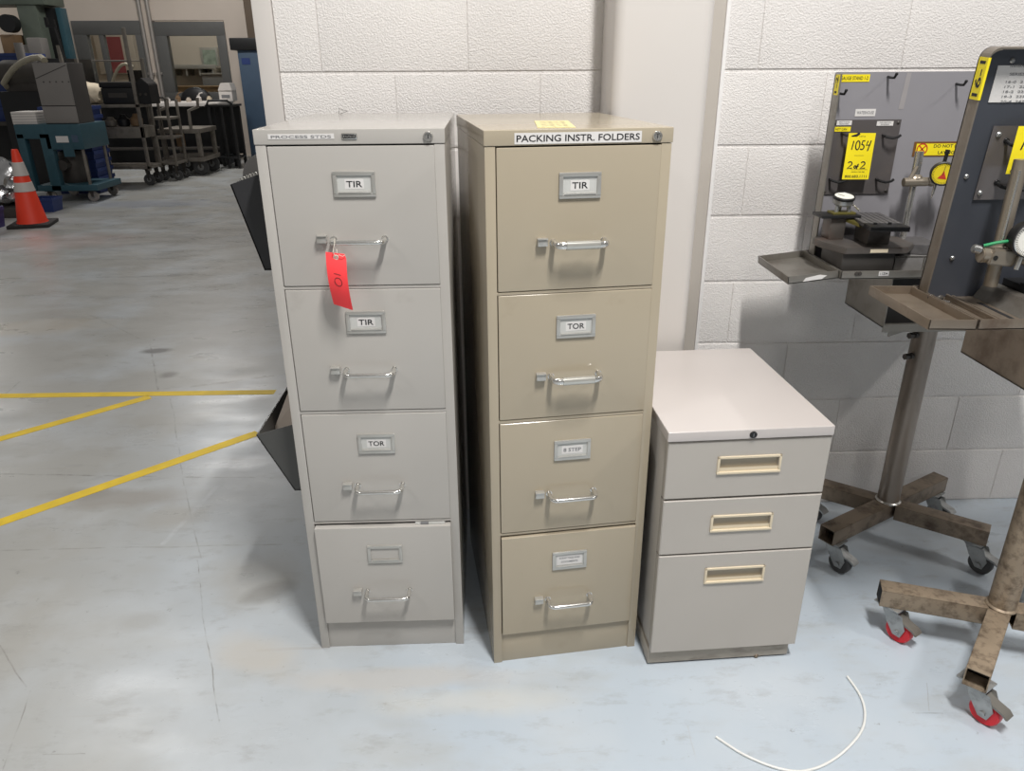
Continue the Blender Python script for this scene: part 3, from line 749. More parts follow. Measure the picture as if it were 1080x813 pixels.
AC, BC = (1.255, 2.03), (1.297, 1.517)
stA, plA, ztA, pyA = stand('gauge stand by the block wall with light grey back plate and grey casters', AC, 0.0, 0.0, 1.418, R(-55), M['grey_wheel'], M['plate_grey'], 0.134, R(6.5), M['steel_sheet'], M['steel_dirty'], M['steel_sheet'], 0.004, 0.034, 'wheeled gauge stands')
stB, plB, ztB, pyB = stand('nearer gauge stand with charcoal back plate and red wheels at the right edge', BC, R(18.3), 0.033, 1.466, R(-58), M['red_wheel'], M['plate_dark'], 0.097, R(-1.2), M['steel_warm'], M['steel_rust'], M['flange'], 0.022, 0.030, 'wheeled gauge stands')

LEAN = R(4.6); LX_OFF = 0.003
def lean(root_plate, zt, py, a):
    m_ = Matrix.Rotation(a, 4, 'X'); pv = Vector((0, py, zt)); root_plate.rotation_euler = (a, 0, 0); root_plate.location = pv - m_ @ pv + Vector((-LX_OFF, 0, 0))
lean(plB, ztB, pyB, LEAN)
def locB(u, v, off=0.0):
    """survey point on the leaning plate of the near stand, in the plate's own upright coordinates"""
    d = _fw + _rt*((u-CX)/F) - _up*((v-CY)/F)
    n = Matrix.Rotation(LEAN, 3, 'X') @ Vector((0, -1, 0)); pv = Vector((BC[0], BC[1]+pyB, ztB)) + n*off
    k = (pv-CAMP).dot(n)/d.dot(n); q = CAMP+d*k - Vector((BC[0], BC[1]+pyB, ztB))
    q = Matrix.Rotation(-LEAN, 3, 'X') @ q
    return q.x+LX_OFF, q.z+ztB
def loc(C, u, v, Y):    # survey point at depth Y in the stand's own coordinates
    if C is BC: return locB(u, v)
    p = at(u, v, Y); return p.x-C[0], p.z
YA = AC[1]+pyA; YB = BC[1]+pyB
def card(parent, C, Y, py, uv0, uv1, mats, texts=(), name='label_plate', off=0.0012, lean=0.0, label=None, bev=0.0):
    """a flat card on a back plate; uv0 upper left, uv1 lower right"""
    x0, z1 = loc(C, uv0[0], uv0[1], Y); x1, z0 = loc(C, uv1[0], uv1[1], Y)
    b = MB(); b.box(x0, x1, py-off, py-off+0.0010, z0, z1)
    cx, cz, w, h = (x0+x1)/2, (z0+z1)/2, x1-x0, z1-z0
    for s, fx, fz, fw, fh, m in texts:
        b.text(s, front(cx+fx*w, py-off, cz+fz*h), fw*w, fh*h, m=m)
    o = b.build(name, mats, parent, smooth=False)
    if label: o['label'] = label
    return o, cx, cz, w, h

# --- plate of the far stand
YL = [M['yellow'], M['ink']]; WL = [M['white_paper'], M['ink_faint']]
card(plA, AC, YA, pyA, (885.5, 78.6), (916.5, 86.2), YL, [('GAUGE STAND 1-2', 0, 0, 0.9, 0.5, 1)], label='yellow label lettered GAUGE STAND 1-2')
b = MB(); x0 = -0.347-0.0008
b.box(x0, x0+0.0012, pyA-0.030, pyA-0.006, 1.362, 1.412)
b.text('1-2', Matrix.Translation((x0, pyA-0.018, 1.387)) @ Matrix(((0, 0, -1, 0), (0, 1, 0, 0), (1, 0, 0, 0), (0, 0, 0, 1))), 0.040, 0.014, m=1)
b.build('side_label', YL, plA, smooth=False)['label'] = 'yellow label lettered 1-2 on the plate edge'
card(plA, AC, YA, pyA, (902.5, 115), (922.5, 122.5), WL, [('WATERHOUSE', 0, 0, 0.85, 0.45, 1)], label='white label with small faded lettering')
o, cx_, cz_, w_, h_ = card(plA, AC, YA, pyA, (877.5, 126.4), (935.6, 204), [M['panel_shiny']], name='inset_panel', off=0.004, label='darker glossy inset panel')
for fx in (-0.46, 0.46):
    for fz in (-0.46, 0.46):
        b = MB(); b.lathe([(0.004, 0), (0.004, 0.0015), (0.002, 0.003)], mx=front(cx_+fx*w_, pyA-0.004, cz_+fz*h_), seg=12); b.build('panel_screw', M['cart_dark'], o)
pyI = pyA-0.0042
card(plA, AC, YA-0.004, pyI, (882.7, 127.2), (897.8, 132), WL, [('SETTING', 0, 0.2, 0.7, 0.25, 1), ('MASTER', 0, -0.22, 0.6, 0.25, 1)])
card(plA, AC, YA-0.004, pyI, (925, 127.8), (941.5, 132.5), WL, [('GAUGE PIN', 0, 0.2, 0.7, 0.25, 1), ('SIZES', 0, -0.22, 0.5, 0.25, 1)])
card(plA, AC, YA-0.004, pyI, (880.6, 133.8), (896.5, 138.6), YL, [('HOT CAN', -0.1, 0, 0.7, 0.5, 1)])
x, z = loc(AC, 954, 96, YA); b = MB(); b.prism([(x-0.008, pyA-0.0006, z-0.045), (x+0.006, pyA-0.0006, z-0.045), (x+0.010, pyA-0.0006, z+0.045), (x-0.002, pyA-0.0006, z+0.045)], (0, 0.0006, 0)); b.build('tape_mark', M['tape_ghost'], plA, smooth=False)
for u, v in ((884.5, 98), (936.5, 81), (1008.5, 88.5)):
    x, z = loc(AC, u, v, YA); b = MB(); pegs(b, x, pyA, z); b.build('wire_hook', M['black_metal'], plA)
for u, v in ((936, 144), (929, 190), (893, 142), (880, 190)):
    x, z = loc(AC, u, v, YA); b = MB(); b.tube([(x-0.016, pyI, z+0.004), (x-0.014, pyI-0.018, z+0.001), (x, pyI-0.024, z-0.002), (x+0.014, pyI-0.026, z+0.001), (x+0.020, pyI-0.026, z+0.006)], 0.0036, 8)
    b.build('wire_hook', M['black_metal'], o)
# warning label
x0, z1 = loc(AC, 964.5, 149.5, YA); x1, z0 = x0+0.205, loc(AC, 966, 165, YA)[1]
b = MB(); b.box(x0, x1, pyA-0.0012, pyA-0.0004, z0, z1, m=3); b.box(x0+0.007, x1, pyA-0.0016, pyA-0.001, z0+0.003, z1-0.005, m=0)
cx_ = x0+0.024; cz_ = (z0+z1)/2
b.stroke([(0.014*math.cos(k*math.pi/12), 0.014*math.sin(k*math.pi/12)) for k in range(25)], front(cx_, pyA-0.0016, cz_), 0.003, m=2)
for s in (-1, 1): b.stroke([(-0.009, -0.009*s), (0.009, 0.009*s)], front(cx_, pyA-0.0016, cz_), 0.003, m=2)
b.text('DO NOT LEAVE PARTS', front((x0+x1)/2+0.02, pyA-0.0016, cz_+0.008), 0.135, 0.0085, m=1)
b.text('LAYING AROUND', front((x0+x1)/2+0.02, pyA-0.0016, cz_-0.009), 0.105, 0.0085, m=1)
b.build('warning_label', [M['yellow'], M['ink'], M['red_ink'], M['brown_edge']], plA, smooth=False)['label'] = 'yellow label lettered DO NOT LEAVE PARTS LAYING AROUND'
# small label on tray front lip
b = MB(); x, z = loc(AC, 932, 288.4, AC[1]-0.147); b.box(x-0.013, x+0.013, -0.1482, -0.1472, z-0.006, z+0.006); b.text('11204', front(x, -0.1482, z), 0.019, 0.007, m=1)
b.build('tray_label', [M['white_paper'], M['ink']], stA, smooth=False)
b = MB(); x, z = loc(AC, 903.5, 288.6, AC[1]-0.147); b.lathe([(0.006, 0), (0.005, 0.003), (0.001, 0.003)], mx=front(x, -0.147, z), seg=12); b.lathe([(0.006, 0), (0.005, 0.003), (0.001, 0.003)], mx=front(x+0.008, -0.147, z), seg=12)
b.build('tray_bolt', M['cart_dark'], stA)
# worn bright patch on the side tray lip
mx = Matrix.Translation((-0.348, 0, 0.939)) @ Matrix.Rotation(-R(6.5), 4, 'Y')
b = MB(); b.prism([(-0.095, -0.1358, -0.018), (-0.045, -0.1358, -0.017), (-0.032, -0.1358, -0.009), (-0.050, -0.1358, -0.005), (-0.088, -0.1358, -0.009)], (0, 0.0005, 0), mx=mx)
b.build('worn_label', M['white_paper'], stA, smooth=False)

# hanging yellow lot tags
def lot_tag(C, Y, uv, label, lines):
    (u0, v0), (u1, v1), (u2, v2), (u3, v3) = uv
    if C is BC:
        P = []
        for (u, v), dy in zip(uv, (0.035, 0.035, 0.039, 0.039)):
            d = _fw + _rt*((u-CX)/F) - _up*((v-CY)/F)
            n_ = Matrix.Rotation(LEAN, 3, 'X') @ Vector((0, -1, 0)); pv = Vector((BC[0], BC[1]+pyB, ztB)) + n_*dy
            P.append(CAMP+d*((pv-CAMP).dot(n_)/d.dot(n_)))
    else: P = [at(u, v, Y+dy) for (u, v), dy in zip(uv, (0, 0, -0.004, -0.004))]
    o = P[0]; ux = (P[1]-P[0]); uy = (P[0]-P[3]); w = ux.length; h = uy.length
    ux.normalize(); n = ux.cross(uy).normalized(); uyn = n.cross(ux).normalized()
    if n.y > 0: n = -n
    c = (P[0]+P[1]+P[2]+P[3])/4
    mx = Matrix.Translation(c) @ Matrix((( ux.x, uyn.x, n.x, 0), (ux.y, uyn.y, n.y, 0), (ux.z, uyn.z, n.z, 0), (0, 0, 0, 1)))
    b = MB(); b.box(-w/2, w/2, -h/2, h/2, -0.0006, 0.0, mx=mx)
    for kind, s, fx, fy, fw, fh in lines:
        if kind == 't': b.text(s, mx @ Matrix.Translation((fx*w, fy*h, 0)), fw*w, fh*h, m=1)
        else:
            for st in s: b.stroke([((fx+p[0]*fw)*w, (fy+p[1]*fh)*h) for p in st], mx, 0.0032, m=1)
    return tag(b.build('lot_tag', [M['yellow'], M['ink']], smooth=False), label, 'tag', 'yellow numbered tags')
arc = lambda cx, cy, rx, ry, a0, a1, n=12: [(cx+rx*math.cos(R(a0+(a1-a0)*i/n)), cy+ry*math.sin(R(a0+(a1-a0)*i/n))) for i in range(n+1)]
D1 = [[(-0.02, -0.5), (0.04, 0.5)]]
def hand_1054():
    return [[(-0.50, -0.5), (-0.44, 0.5)],
            arc(-0.17, 0.0, 0.12, 0.5, 80, 440, 16),
            [(0.24, 0.5), (0.10, 0.5), (0.06, 0.08)] + arc(0.10, -0.2, 0.12, 0.28, 90, -140, 8),
            [(0.42, 0.5), (0.34, 0.0), (0.58, 0.05)], [(0.60, 0.55), (0.46, -0.65)]]
def hand_2of2():
    def two(x): return arc(x, 0.22, 0.12, 0.28, 160, -30, 8) + [(x-0.14, -0.5), (x+0.16, -0.42)]
    return [two(-0.38), arc(-0.05, -0.25, 0.06, 0.18, 0, 360, 10), [(0.06, -0.55), (0.10, 0.1), (0.16, 0.15)], [(0.04, -0.15), (0.16, -0.12)], two(0.40)]
lot_tag(AC, YA-0.031, [(896.5, 140), (925, 140), (914.6, 190), (887, 188.8)], 'yellow tag handwritten 1054 hanging on the light grey back plate',
        [('t', 'LOT #', 0.02, 0.43, 0.22, 0.03), ('s', hand_1054(), 0.0, 0.24, 0.62, 0.19), ('t', '_________', 0.0, 0.02, 0.36, 0.006), ('s', hand_2of2(), -0.05, -0.19, 0.62, 0.15),
         ('t', '_____________', 0.08, -0.285, 0.62, 0.006), ('t', 'auction lot tag', 0.05, -0.335, 0.5, 0.03), ('t', '800.683.1111', 0.0, -0.435, 0.82, 0.06)])

# --- plate of the near stand
py = pyB
b = MB(); x0 = -0.347
x, z = -0.347, 1.395
b.box(x-0.0012, x+0.0002, py-0.0305, py-0.002, 1.372, 1.448)
b.box(x-0.0012, x+0.004, py-0.0312, py-0.030, 1.372, 1.448)
b.text('16-1', Matrix.Translation((x-0.0012, py-0.0165, 1.410)) @ Matrix(((0, 0, -1, 0), (0, 1, 0, 0), (1, 0, 0, 0), (0, 0, 0, 1))), 0.064, 0.019, m=1)
b.build('side_label', YL, plB, smooth=False)['label'] = 'yellow label lettered 16-1'
o, cx_, cz_, w_, h_ = card(plB, BC, YB, py, (1052.5, 69), (1104, 107.5), [M['white_paper'], M['ink_faint']], name='paper_chart', label='white printed chart', off=0.0014)
b = MB()
b.text('WATERHOUSE GAUGES', front(cx_, py-0.0016, cz_+0.033), w_*0.62, 0.006, m=0); b.text('SERIES   SIZES', front(cx_, py-0.0016, cz_+0.018), w_*0.55, 0.005, m=0)
for i in range(5):
    b.text('%d-%d  %d   %d' % (16+i, i, 214+7*i, 38+3*i), front(cx_, py-0.0016, cz_+0.004-i*0.009), w_*0.6, 0.0045, m=0)
b.build('chart_print', M['ink_faint'], o, smooth=False)
for u, v in ((1067.5, 64), (1019, 186), (1004, 272)):
    x, z = loc(BC, u, v, YB); b = MB(); b.lathe([(0.005, 0), (0.005, 0.002), (0.003, 0.004)], mx=front(x, py, z), seg=14); b.build('plate_screw', M['zinc'], plB)
o, cx_, cz_, w_, h_ = card(plB, BC, YB, py, (1047, 132.5), (1200, 208.5), [M['panel_shiny']], name='inset_panel', off=0.004, label='glossy brown-grey inset panel')
pyJ = py-0.0042
for u, v in ((1052, 141.5), (1030, 203)):
    x, z = loc(BC, u, v, YB); x = max(x, cx_-w_/2+0.010); b = MB(); b.lathe([(0.0055, 0), (0.0055, 0.0015), (0.003, 0.004)], mx=front(x, pyJ, z), seg=14); b.build('panel_screw', M['zinc'], o)
for u, v in ((1060, 148), (1050, 192)):
    x, z = loc(BC, u, v, YB); b = MB(); b.tube([(x, pyJ, z), (x+0.004, pyJ-0.012, z-0.006), (x+0.022, pyJ-0.018, z-0.011), (x+0.050, pyJ-0.022, z-0.010), (x+0.064, pyJ-0.022, z-0.002)], 0.0036, 8)
    b.lathe([(0.006, 0), (0.005, 0.003), (0.001, 0.003)], mx=front(x, pyJ, z), seg=12); b.build('wire_hook', M['black_metal'], o)
lot_tag(BC, YB-0.035, [(1078, 133), (1118, 133), (1096, 184), (1057.5, 183)], 'yellow tag cut off by the right edge, hanging on the charcoal back plate',
        [('s', [[(-0.50, -0.5), (-0.42, 0.5)], arc(-0.20, 0.22, 0.09, 0.25, 0, 360, 12), arc(-0.22, -0.26, 0.11, 0.28, 0, 360, 12), [(0.1, -0.4), (0.16, 0.5)]], 0.12, 0.12, 0.8, 0.22), ('t', 'auction lot tag', 0.05, -0.31, 0.5, 0.03), ('t', '800.683.1111', 0.0, -0.435, 0.82, 0.06)])

# ------------------------------------------------------------------ instruments on the far stand's tray
ZTA = ztA-0.019
def comparator():
    t = thing('gauge_fixture', 'oily iron gauge fixture with chamfered plate on the light grey stand', 'gauge fixture', (AC[0], AC[1], ZTA))
    def W2(u, v, Y): p = at(u, v, Y); return (p.x-AC[0], p.y-AC[1], p.z-ZTA)
    yf = 1.905
    z0 = 0.0; zp0, zp1 = 0.060, 0.077
    xa = W2(888, 275, yf)[0]; xb = W2(943, 275, yf)[0]
    b = MB(); b.box(xa, xb, yf-AC[1], yf-AC[1]+0.13, z0, zp0, 0.002); b.build('pedestal_block', M['iron_dark'], t)
    # chamfered plate
    f = 1.895-AC[1]; bk = f+0.165; x0 = -0.375; x1 = -0.137
    pts = [(x0, f+0.105, zp0), (x0+0.004, f+0.070, zp0), (x0+0.035, f, zp0), (x1-0.040, f, zp0), (x1, f+0.045, zp0), (x1, bk-0.03, zp0), (x1-0.03, bk, zp0), (x0+0.03, bk, zp0), (x0, bk-0.035, zp0)]
    b = MB(); b.prism(pts, (0, 0, zp1-zp0), bev=0.002); pl = b.build('chamfered_plate', M['iron'], t)
    b = MB(); b.box(x0+0.100, x0+0.146, f-0.0008, f+0.0006, zp0+0.004, zp1-0.004)
    b.build('maker_label', M['cream'], pl, smooth=False)
    # left pillar with flat table
    b = MB(); b.box(x0+0.032, x0+0.074, f+0.105, f+0.155, zp1, zp1+0.058, 0.002); b.build('pillar', M['iron'], t)
    zt0 = zp1+0.058
    b = MB(); b.box(x0+0.002, x0+0.108, f+0.095, f+0.162, zt0, zt0+0.008, 0.0015); b.build('flat_table', M['black_metal'], t)
    b = MB(); b.prism([(x0+0.070, f+0.115, zt0-0.010), (x0+0.092, f+0.115, zt0-0.010), (x0+0.110, f+0.060, zt0-0.016), (x0+0.088, f+0.055, zt0-0.016)], (0, 0, 0.008), bev=0.001); b.build('brass_arm', M['brass'], t)
    # right block with slotted table
    b = MB(); b.box(x0+0.105, x0+0.165, f+0.035, f+0.115, zp1, zp1+0.047, 0.004); b.build('riser_block', M['iron'], t)
    mx = Matrix.Translation((-0.238, -0.060, zp1+0.0535)) @ Matrix.Rotation(R(-6), 4, 'Z')
    b = MB()
    for i in range(7): b.box(-0.048+i*0.0140, -0.048+i*0.0140+0.0118, -0.055, 0.105, -0.005, 0.006, 0.0008, m=1, mx=mx)
    b.box(-0.048, 0.048, -0.105, -0.054, -0.005, 0.006, 0.001, mx=mx); b.box(-0.048, 0.0480, -0.105, 0.105, -0.0065, 0.003, mx=mx)
    for px, py_ in ((-0.026, -0.072), (0.012, -0.066)): b.lathe([(0.005, 0.006), (0.005, 0.010), (0.001, 0.010)], mx=mx @ Matrix.Translation((px, py_, 0)), seg=6)
    b.build('slotted_table', [M['black_metal'], M['granite']], t)
    # dial lying face up on flat table
    dx, dy = x0+0.066, f+0.128; zz = zt0+0.008
    d = thing('dial_indicator', 'round dial indicator lying face up on the gauge fixture', 'dial indicator', (AC[0]+dx, AC[1]+dy, ZTA+zz))
    b = MB(); b.box(-0.030, 0.032, -0.020, 0.020, 0, 0.006, 0.001, m=0)
    for px, py_ in ((-0.018, -0.010), (0.016, -0.010), (0.0, 0.014)): b.cyl((px, py_, 0.006), (px*0.9, py_*0.9, 0.026), 0.0055, seg=12, m=1)
    b.build('brass_foot', [M['brass'], M['zinc']], d)
    tl = Matrix.Translation((0, 0, 0.026)) @ Matrix.Rotation(R(12), 4, 'X')
    b = MB(); b.lathe([(0.024, 0), (0.026, 0.003), (0.026, 0.014), (0.0275, 0.015), (0.0275, 0.021), (0.025, 0.0225), (0.024, 0.021)], mx=tl, seg=32); c = b.build('dial_case', M['zinc'], d)
    b = MB(); b.lathe([(0.0276, 0.0145), (0.0285, 0.016), (0.0285, 0.021), (0.0255, 0.0232), (0.0248, 0.0226)], mx=tl, seg=32, caps=False); b.build('rim', M['black'], c)
    b = MB(); b.lathe([(0.0248, 0.0215), (0.0005, 0.0215)], mx=tl, seg=32, caps=False); b.box(-0.0008, 0.0008, 0.0, 0.018, 0.0218, 0.0222, m=1, mx=tl @ Matrix.Rotation(0.7, 4, 'Z')); b.build('dial_face', [M['dial_white'], M['ink']], c)
    b = MB(); b.tube([(0.020, -0.004, 0.030), (0.036, -0.012, 0.016), (0.044, -0.016, 0.008)], 0.0022, 8); b.build('lever', M['bright_steel'], d)
comparator()
def blocks():
    p = at(959, 283, 1.93)
    x0 = p.x-0.012
    b = MB(); b.box(x0-0.028, x0+0.105, 1.935, 2.045, ZTA, ZTA+0.044, 0.0015); b.box(x0-0.0285, x0+0.1055, 1.9345, 1.9365, ZTA+0.0405, ZTA+0.0445, m=1); b.box(x0+0.048, x0+0.052, 1.9340, 1.9365, ZTA, ZTA+0.044, m=1)
    tag(b.build('setting_block', [M['granite_light'], M['bright_steel']]), 'grey ground block behind the frame of the nearer stand', 'block')
    zb = ZTA+0.0445
    b = MB(); b.prism([(x0-0.016, 1.965, zb), (x0+0.055, 1.945, zb), (x0+0.102, 1.950, zb), (x0+0.102, 2.06, zb), (x0+0.01, 2.06, zb)], (0, 0, 0.026), bev=0.0015)
    tag(b.build('block', M['granite']), 'dark grey block lying on top of the pale ground block', 'block')
    b = MB(); b.cyl((x0-0.005, 2.075, ZTA), (x0-0.005, 2.075, ZTA+0.092), 0.006); b.lathe([(0.010, 0), (0.011, 0.004), (0.010, 0.010), (0.004, 0.011)], (x0-0.005, 2.075, ZTA+0.092))
    tag(b.build('knob_post', M['black_metal']), 'small black knob on a pin behind the dark grey block', 'knob')
blocks()

def dial_stand():
    YD = 2.04
    base = at(951, 256, YD)
    t = thing('dial_gauge_stand', 'steel post stand clamping a yellow-faced dial gauge before the light grey plate', 'dial gauge', (base.x, YD, ZTA))
    def P(u, v, dy=0.0):
        p = at(u, v, YD+dy); return (p.x-base.x, dy, p.z-ZTA)
    zc = P(951, 190)[2]; ztop = P(951, 158)[2]
    b = MB(); b.lathe([(0.028, 0), (0.028, 0.010), (0.016, 0.014), (0.011, 0.016)], seg=28); b.build('foot', M['iron'], t)
    b = MB(); b.cyl((0, 0, 0.012), (0, 0, zc-0.006), 0.0085, seg=18); b.cyl((0, 0, zc-0.01), (0, 0, ztop-0.004), 0.011, seg=18, bev=0.001); b.build('post', M['chrome'], t)
    b = MB(); b.sphere((0, -0.004, zc), 0.019, sc=(1.1, 0.9, 0.9)); b.cyl((-0.034, -0.010, zc-0.004), (0.03, -0.012, zc-0.003), 0.0115, seg=14, bev=0.001)
    b.cyl((-0.020, -0.012, zc), (0.002, -0.004, zc+0.044), 0.0055, seg=10); b.sphere((0.002, -0.004, zc+0.045), 0.007)
    b.sphere((0.040, -0.014, zc-0.002), 0.0135); b.cyl((0.036, -0.014, zc-0.002), (0.075, -0.020, zc+0.002), 0.0115, seg=14, bev=0.001)
    b.cyl((0.073, -0.02, zc-0.012), (0.073, -0.02, zc+0.024), 0.009, seg=12, bev=0.001); b.cyl((0.073, -0.02, zc+0.015), (0.102, -0.022, zc+0.012), 0.006, seg=12)
    b.build('swivel_clamp', M['aged_nickel'], t)
    q = P(994, 183, -0.030)
    d = MB(); n = Matrix.Translation(q) @ Matrix.Rotation(R(-20), 4, 'Z') @ Matrix(((1, 0, 0, 0), (0, 0, -1, 0), (0, 1, 0, 0), (0, 0, 0, 1)))
    d.lathe([(0.024, -0.022), (0.028, -0.018), (0.029, 0.0), (0.031, 0.001), (0.031, 0.008), (0.028, 0.010), (0.0265, 0.008), (0.0265, 0.006), (0.0005, 0.006)], mx=n, seg=36); dial = d.build('dial_case', M['black'], t)
    d = MB(); d.lathe([(0.0268, 0.0075), (0.0003, 0.0075)], mx=n, seg=36, caps=False)
    for k in range(40):
        a = k*2*math.pi/40; d.box(-0.0004, 0.0004, 0.0215, 0.0255 if k % 5 else 0.0265, 0.0077, 0.0079, m=1, mx=n @ Matrix.Rotation(a, 4, 'Z'))
    d.prism([(-0.012, -0.012, 0.0078), (0.010, -0.014, 0.0078), (0.003, 0.004, 0.0078), (0.001, 0.010, 0.0078), (-0.003, -0.002, 0.0078)], (0, 0, 0.0003), m=2, mx=n)
    d.box(-0.0006, 0.0006, -0.003, 0.022, 0.0082, 0.0086, m=1, mx=n @ Matrix.Rotation(R(-8), 4, 'Z'))
    d.build('dial_face', [M['dial_yellow'], M['ink'], M['red_ink']], dial, smooth=False)
    d = MB(); d.cyl(n @ Vector((0, 0.028, -0.006)), n @ Vector((0.002, 0.056, -0.006)), 0.0048, seg=12); d.cyl(n @ Vector((0.0015, 0.05, -0.006)), n @ Vector((0.0022, 0.060, -0.006)), 0.0058, seg=12); d.build('cap_stem', M['black'], dial)
    d = MB(); d.cyl(n @ Vector((-0.010, -0.028, -0.006)), n @ Vector((-0.012, -0.056, -0.006)), 0.0042, seg=12); d.cyl(n @ Vector((-0.012, -0.05, -0.006)), n @ Vector((-0.013, -0.066, -0.006)), 0.0022, seg=10); d.build('plunger', M['chrome'], dial)
dial_stand()

# ------------------------------------------------------------------ instruments on the near stand's tray
ZTB = ztB-0.019
def near_fixture():
    q_ = on(1071.6, 337.0, ZTB); x, y = q_.x-0.012, BC[1]-0.143
    t = thing('wedge_fixture', 'steel wedge rail lying on the warm steel tray of the nearer stand', 'fixture', (x, y, ZTB))
    b = MB()
    # sloping bar running back: face towards the aisle
    b.prism([(0.012, 0.0, 0), (0.034, 0.0, 0.036), (0.060, 0.0, 0.036), (0.060, 0.0, 0)], (0, 0.205, 0), bev=0.001)
    b.build('sloping_bar', M['steel_sheet'], t)
    b = MB(); b.box(-0.050, 0.011, 0.004, 0.20, 0.0, 0.006, 0.001); b.box(-0.010, -0.001, 0.03, 0.15, 0.0055, 0.0066, m=1); b.box(-0.050, -0.045, 0.004, 0.20, 0.006, 0.012, 0.001); b.box(-0.036, -0.031, 0.004, 0.20, 0.006, 0.009, 0.001)
    b.build('slotted_rail', [M['steel_warm'], M['ink']], t)
    b = MB(); b.prism([(0.0325, -0.0012, 0.0345), (0.0370, -0.0012, 0.0368), (0.0180, -0.0012, 0.004), (0.0120, -0.0012, 0.0)], (0, 0.002, 0)); b.build('weld_seam', M['bright_steel'], t)
near_fixture()
def near_block():
    xk = on(1071.6, 337.0, ZTB).x+0.052
    b = MB(); b.box(xk, xk+0.30, 1.385, 1.565, ZTB, ZTB+0.050, 0.002)
    for k in range(3): b.box(xk, xk+0.30, 1.39+0.052*k, 1.405+0.052*k, ZTB+0.048, ZTB+0.054, 0.001)
    tag(b.build('vee_block', M['black_metal']), 'long black block behind the wedge rail on the nearer stand', 'block')
near_block()
def near_gauge():
    YG = 1.50; ztop = ZTB+0.0500
    p0 = at(1050, 262, YG); p1 = at(1079, 178, YG); bx = at(1040, 296, YG).x
    t = thing('dial_gauge_stand', 'steel rod stand with a green-banded clamp and white dial at the right edge', 'dial gauge', (p0.x, YG, ztop))
    def P(u, v, dy=0.0):
        p = at(u, v, YG+dy); return Vector((p.x-p0.x, dy, p.z-ztop))
    zc = P(1052, 268).z
    # upright rod
    top = P(1078, 168).z
    b = MB(); b.cyl((0.008, 0, 0.0), (0.008, 0, top), 0.0135, seg=20, bev=0.001); b.cyl((0.0015, -0.011, zc+0.03), (0.0015, -0.011, top-0.02), 0.0035, seg=8, m=1); b.build('post', [M['aged_nickel'], M['bright_steel']], t)  # thin bright strip on the rod stands in for its highlight
    b = MB(); b.sphere((0.004, -0.006, zc), 0.024, sc=(1.25, 0.9, 0.85)); b.cyl((-0.040, -0.014, zc+0.003), (0.045, -0.016, zc), 0.0165, seg=16, bev=0.002)
    b.prism([(-0.030, -0.033, zc-0.014), (0.026, -0.033, zc-0.020), (0.030, -0.033, zc+0.014), (-0.024, -0.033, zc+0.018)], (0, 0.014, 0), bev=0.003)
    b.cyl((0.045, -0.016, zc-0.004), (0.085, -0.020, zc-0.014), 0.013, seg=14, bev=0.002); b.cyl((0.082, -0.024, zc-0.032), (0.086, -0.024, zc+0.006), 0.010, seg=6, bev=0.001)
    b.cyl((0.085, -0.02, zc-0.018), (0.104, -0.024, zc-0.022), 0.007, seg=10)
    c = b.build('swivel_clamp', M['aged_nickel'], t)
    b = MB(); b.cyl((-0.018, -0.034, zc), (-0.018, -0.0335, zc), 0.005, seg=14); b.build('clamp_hole', M['dark'], c)
    b = MB(); b.cyl((-0.040, -0.014, zc+0.012), (-0.056, -0.012, zc+0.016), 0.009, seg=14, bev=0.002); b.build('clamp_knob', M['zinc'], c)
    b = MB(); b.tube([(-0.038, -0.018, zc+0.022), (-0.020, -0.028, zc+0.030), (0.006, -0.030, zc+0.034), (0.036, -0.024, zc+0.030), (0.048, -0.012, zc+0.022)], 0.0032, 8); b.build('green_band', M['green_band'], c)
    q = P(1084, 252, -0.04); n = front(q.x, q.y, q.z)
    b = MB(); b.lathe([(0.028, -0.022), (0.033, -0.016), (0.034, 0.0), (0.036, 0.002), (0.036, 0.009), (0.032, 0.011), (0.030, 0.009), (0.030, 0.006), (0.0005, 0.006)], mx=n, seg=36); d = b.build('dial_case', M['black'], t)
    b = MB(); b.lathe([(0.0335, 0.0105), (0.032, 0.0115), (0.030, 0.0095)], mx=n, seg=36, caps=False); b.build('rim', M['chrome'], d)
    b = MB(); b.lathe([(0.0302, 0.0085), (0.0003, 0.0085)], mx=n, seg=36, caps=False)
    for k in range(40): b.box(-0.0004, 0.0004, 0.025, 0.029, 0.0087, 0.0090, m=1, mx=n @ Matrix.Rotation(k*2*math.pi/40, 4, 'Z'))
    b.build('dial_face', [M['dial_white'], M['ink']], d, smooth=False)
    b = MB(); b.cyl((q.x-0.004, q.y, q.z-0.034), (q.x-0.008, q.y, q.z-0.062), 0.005, seg=12); b.build('plunger', M['chrome'], d)
near_gauge()
def wing_nut():
    p = on(972, 305, ztB)
    b = MB(); x, y = BC[0]-0.335, BC[1]+0.030; z = ZTB
    b.cyl((x, y, z), (x, y, z+0.012), 0.008, seg=12); b.sphere((x-0.009, y, z+0.013), 0.007, sc=(1.2, 0.6, 1), seg=12); b.sphere((x+0.010, y-0.002, z+0.011), 0.007, sc=(1.2, 0.6, 1), seg=12); b.cyl((x, y, z+0.006), (x+0.026, y-0.014, z+0.005), 0.0035, seg=8)
    tag(b.build('wing_nut', M['cart_dark']), 'dark wing nut in the corner of the nearer stand tray by its frame', 'nut')
wing_nut()

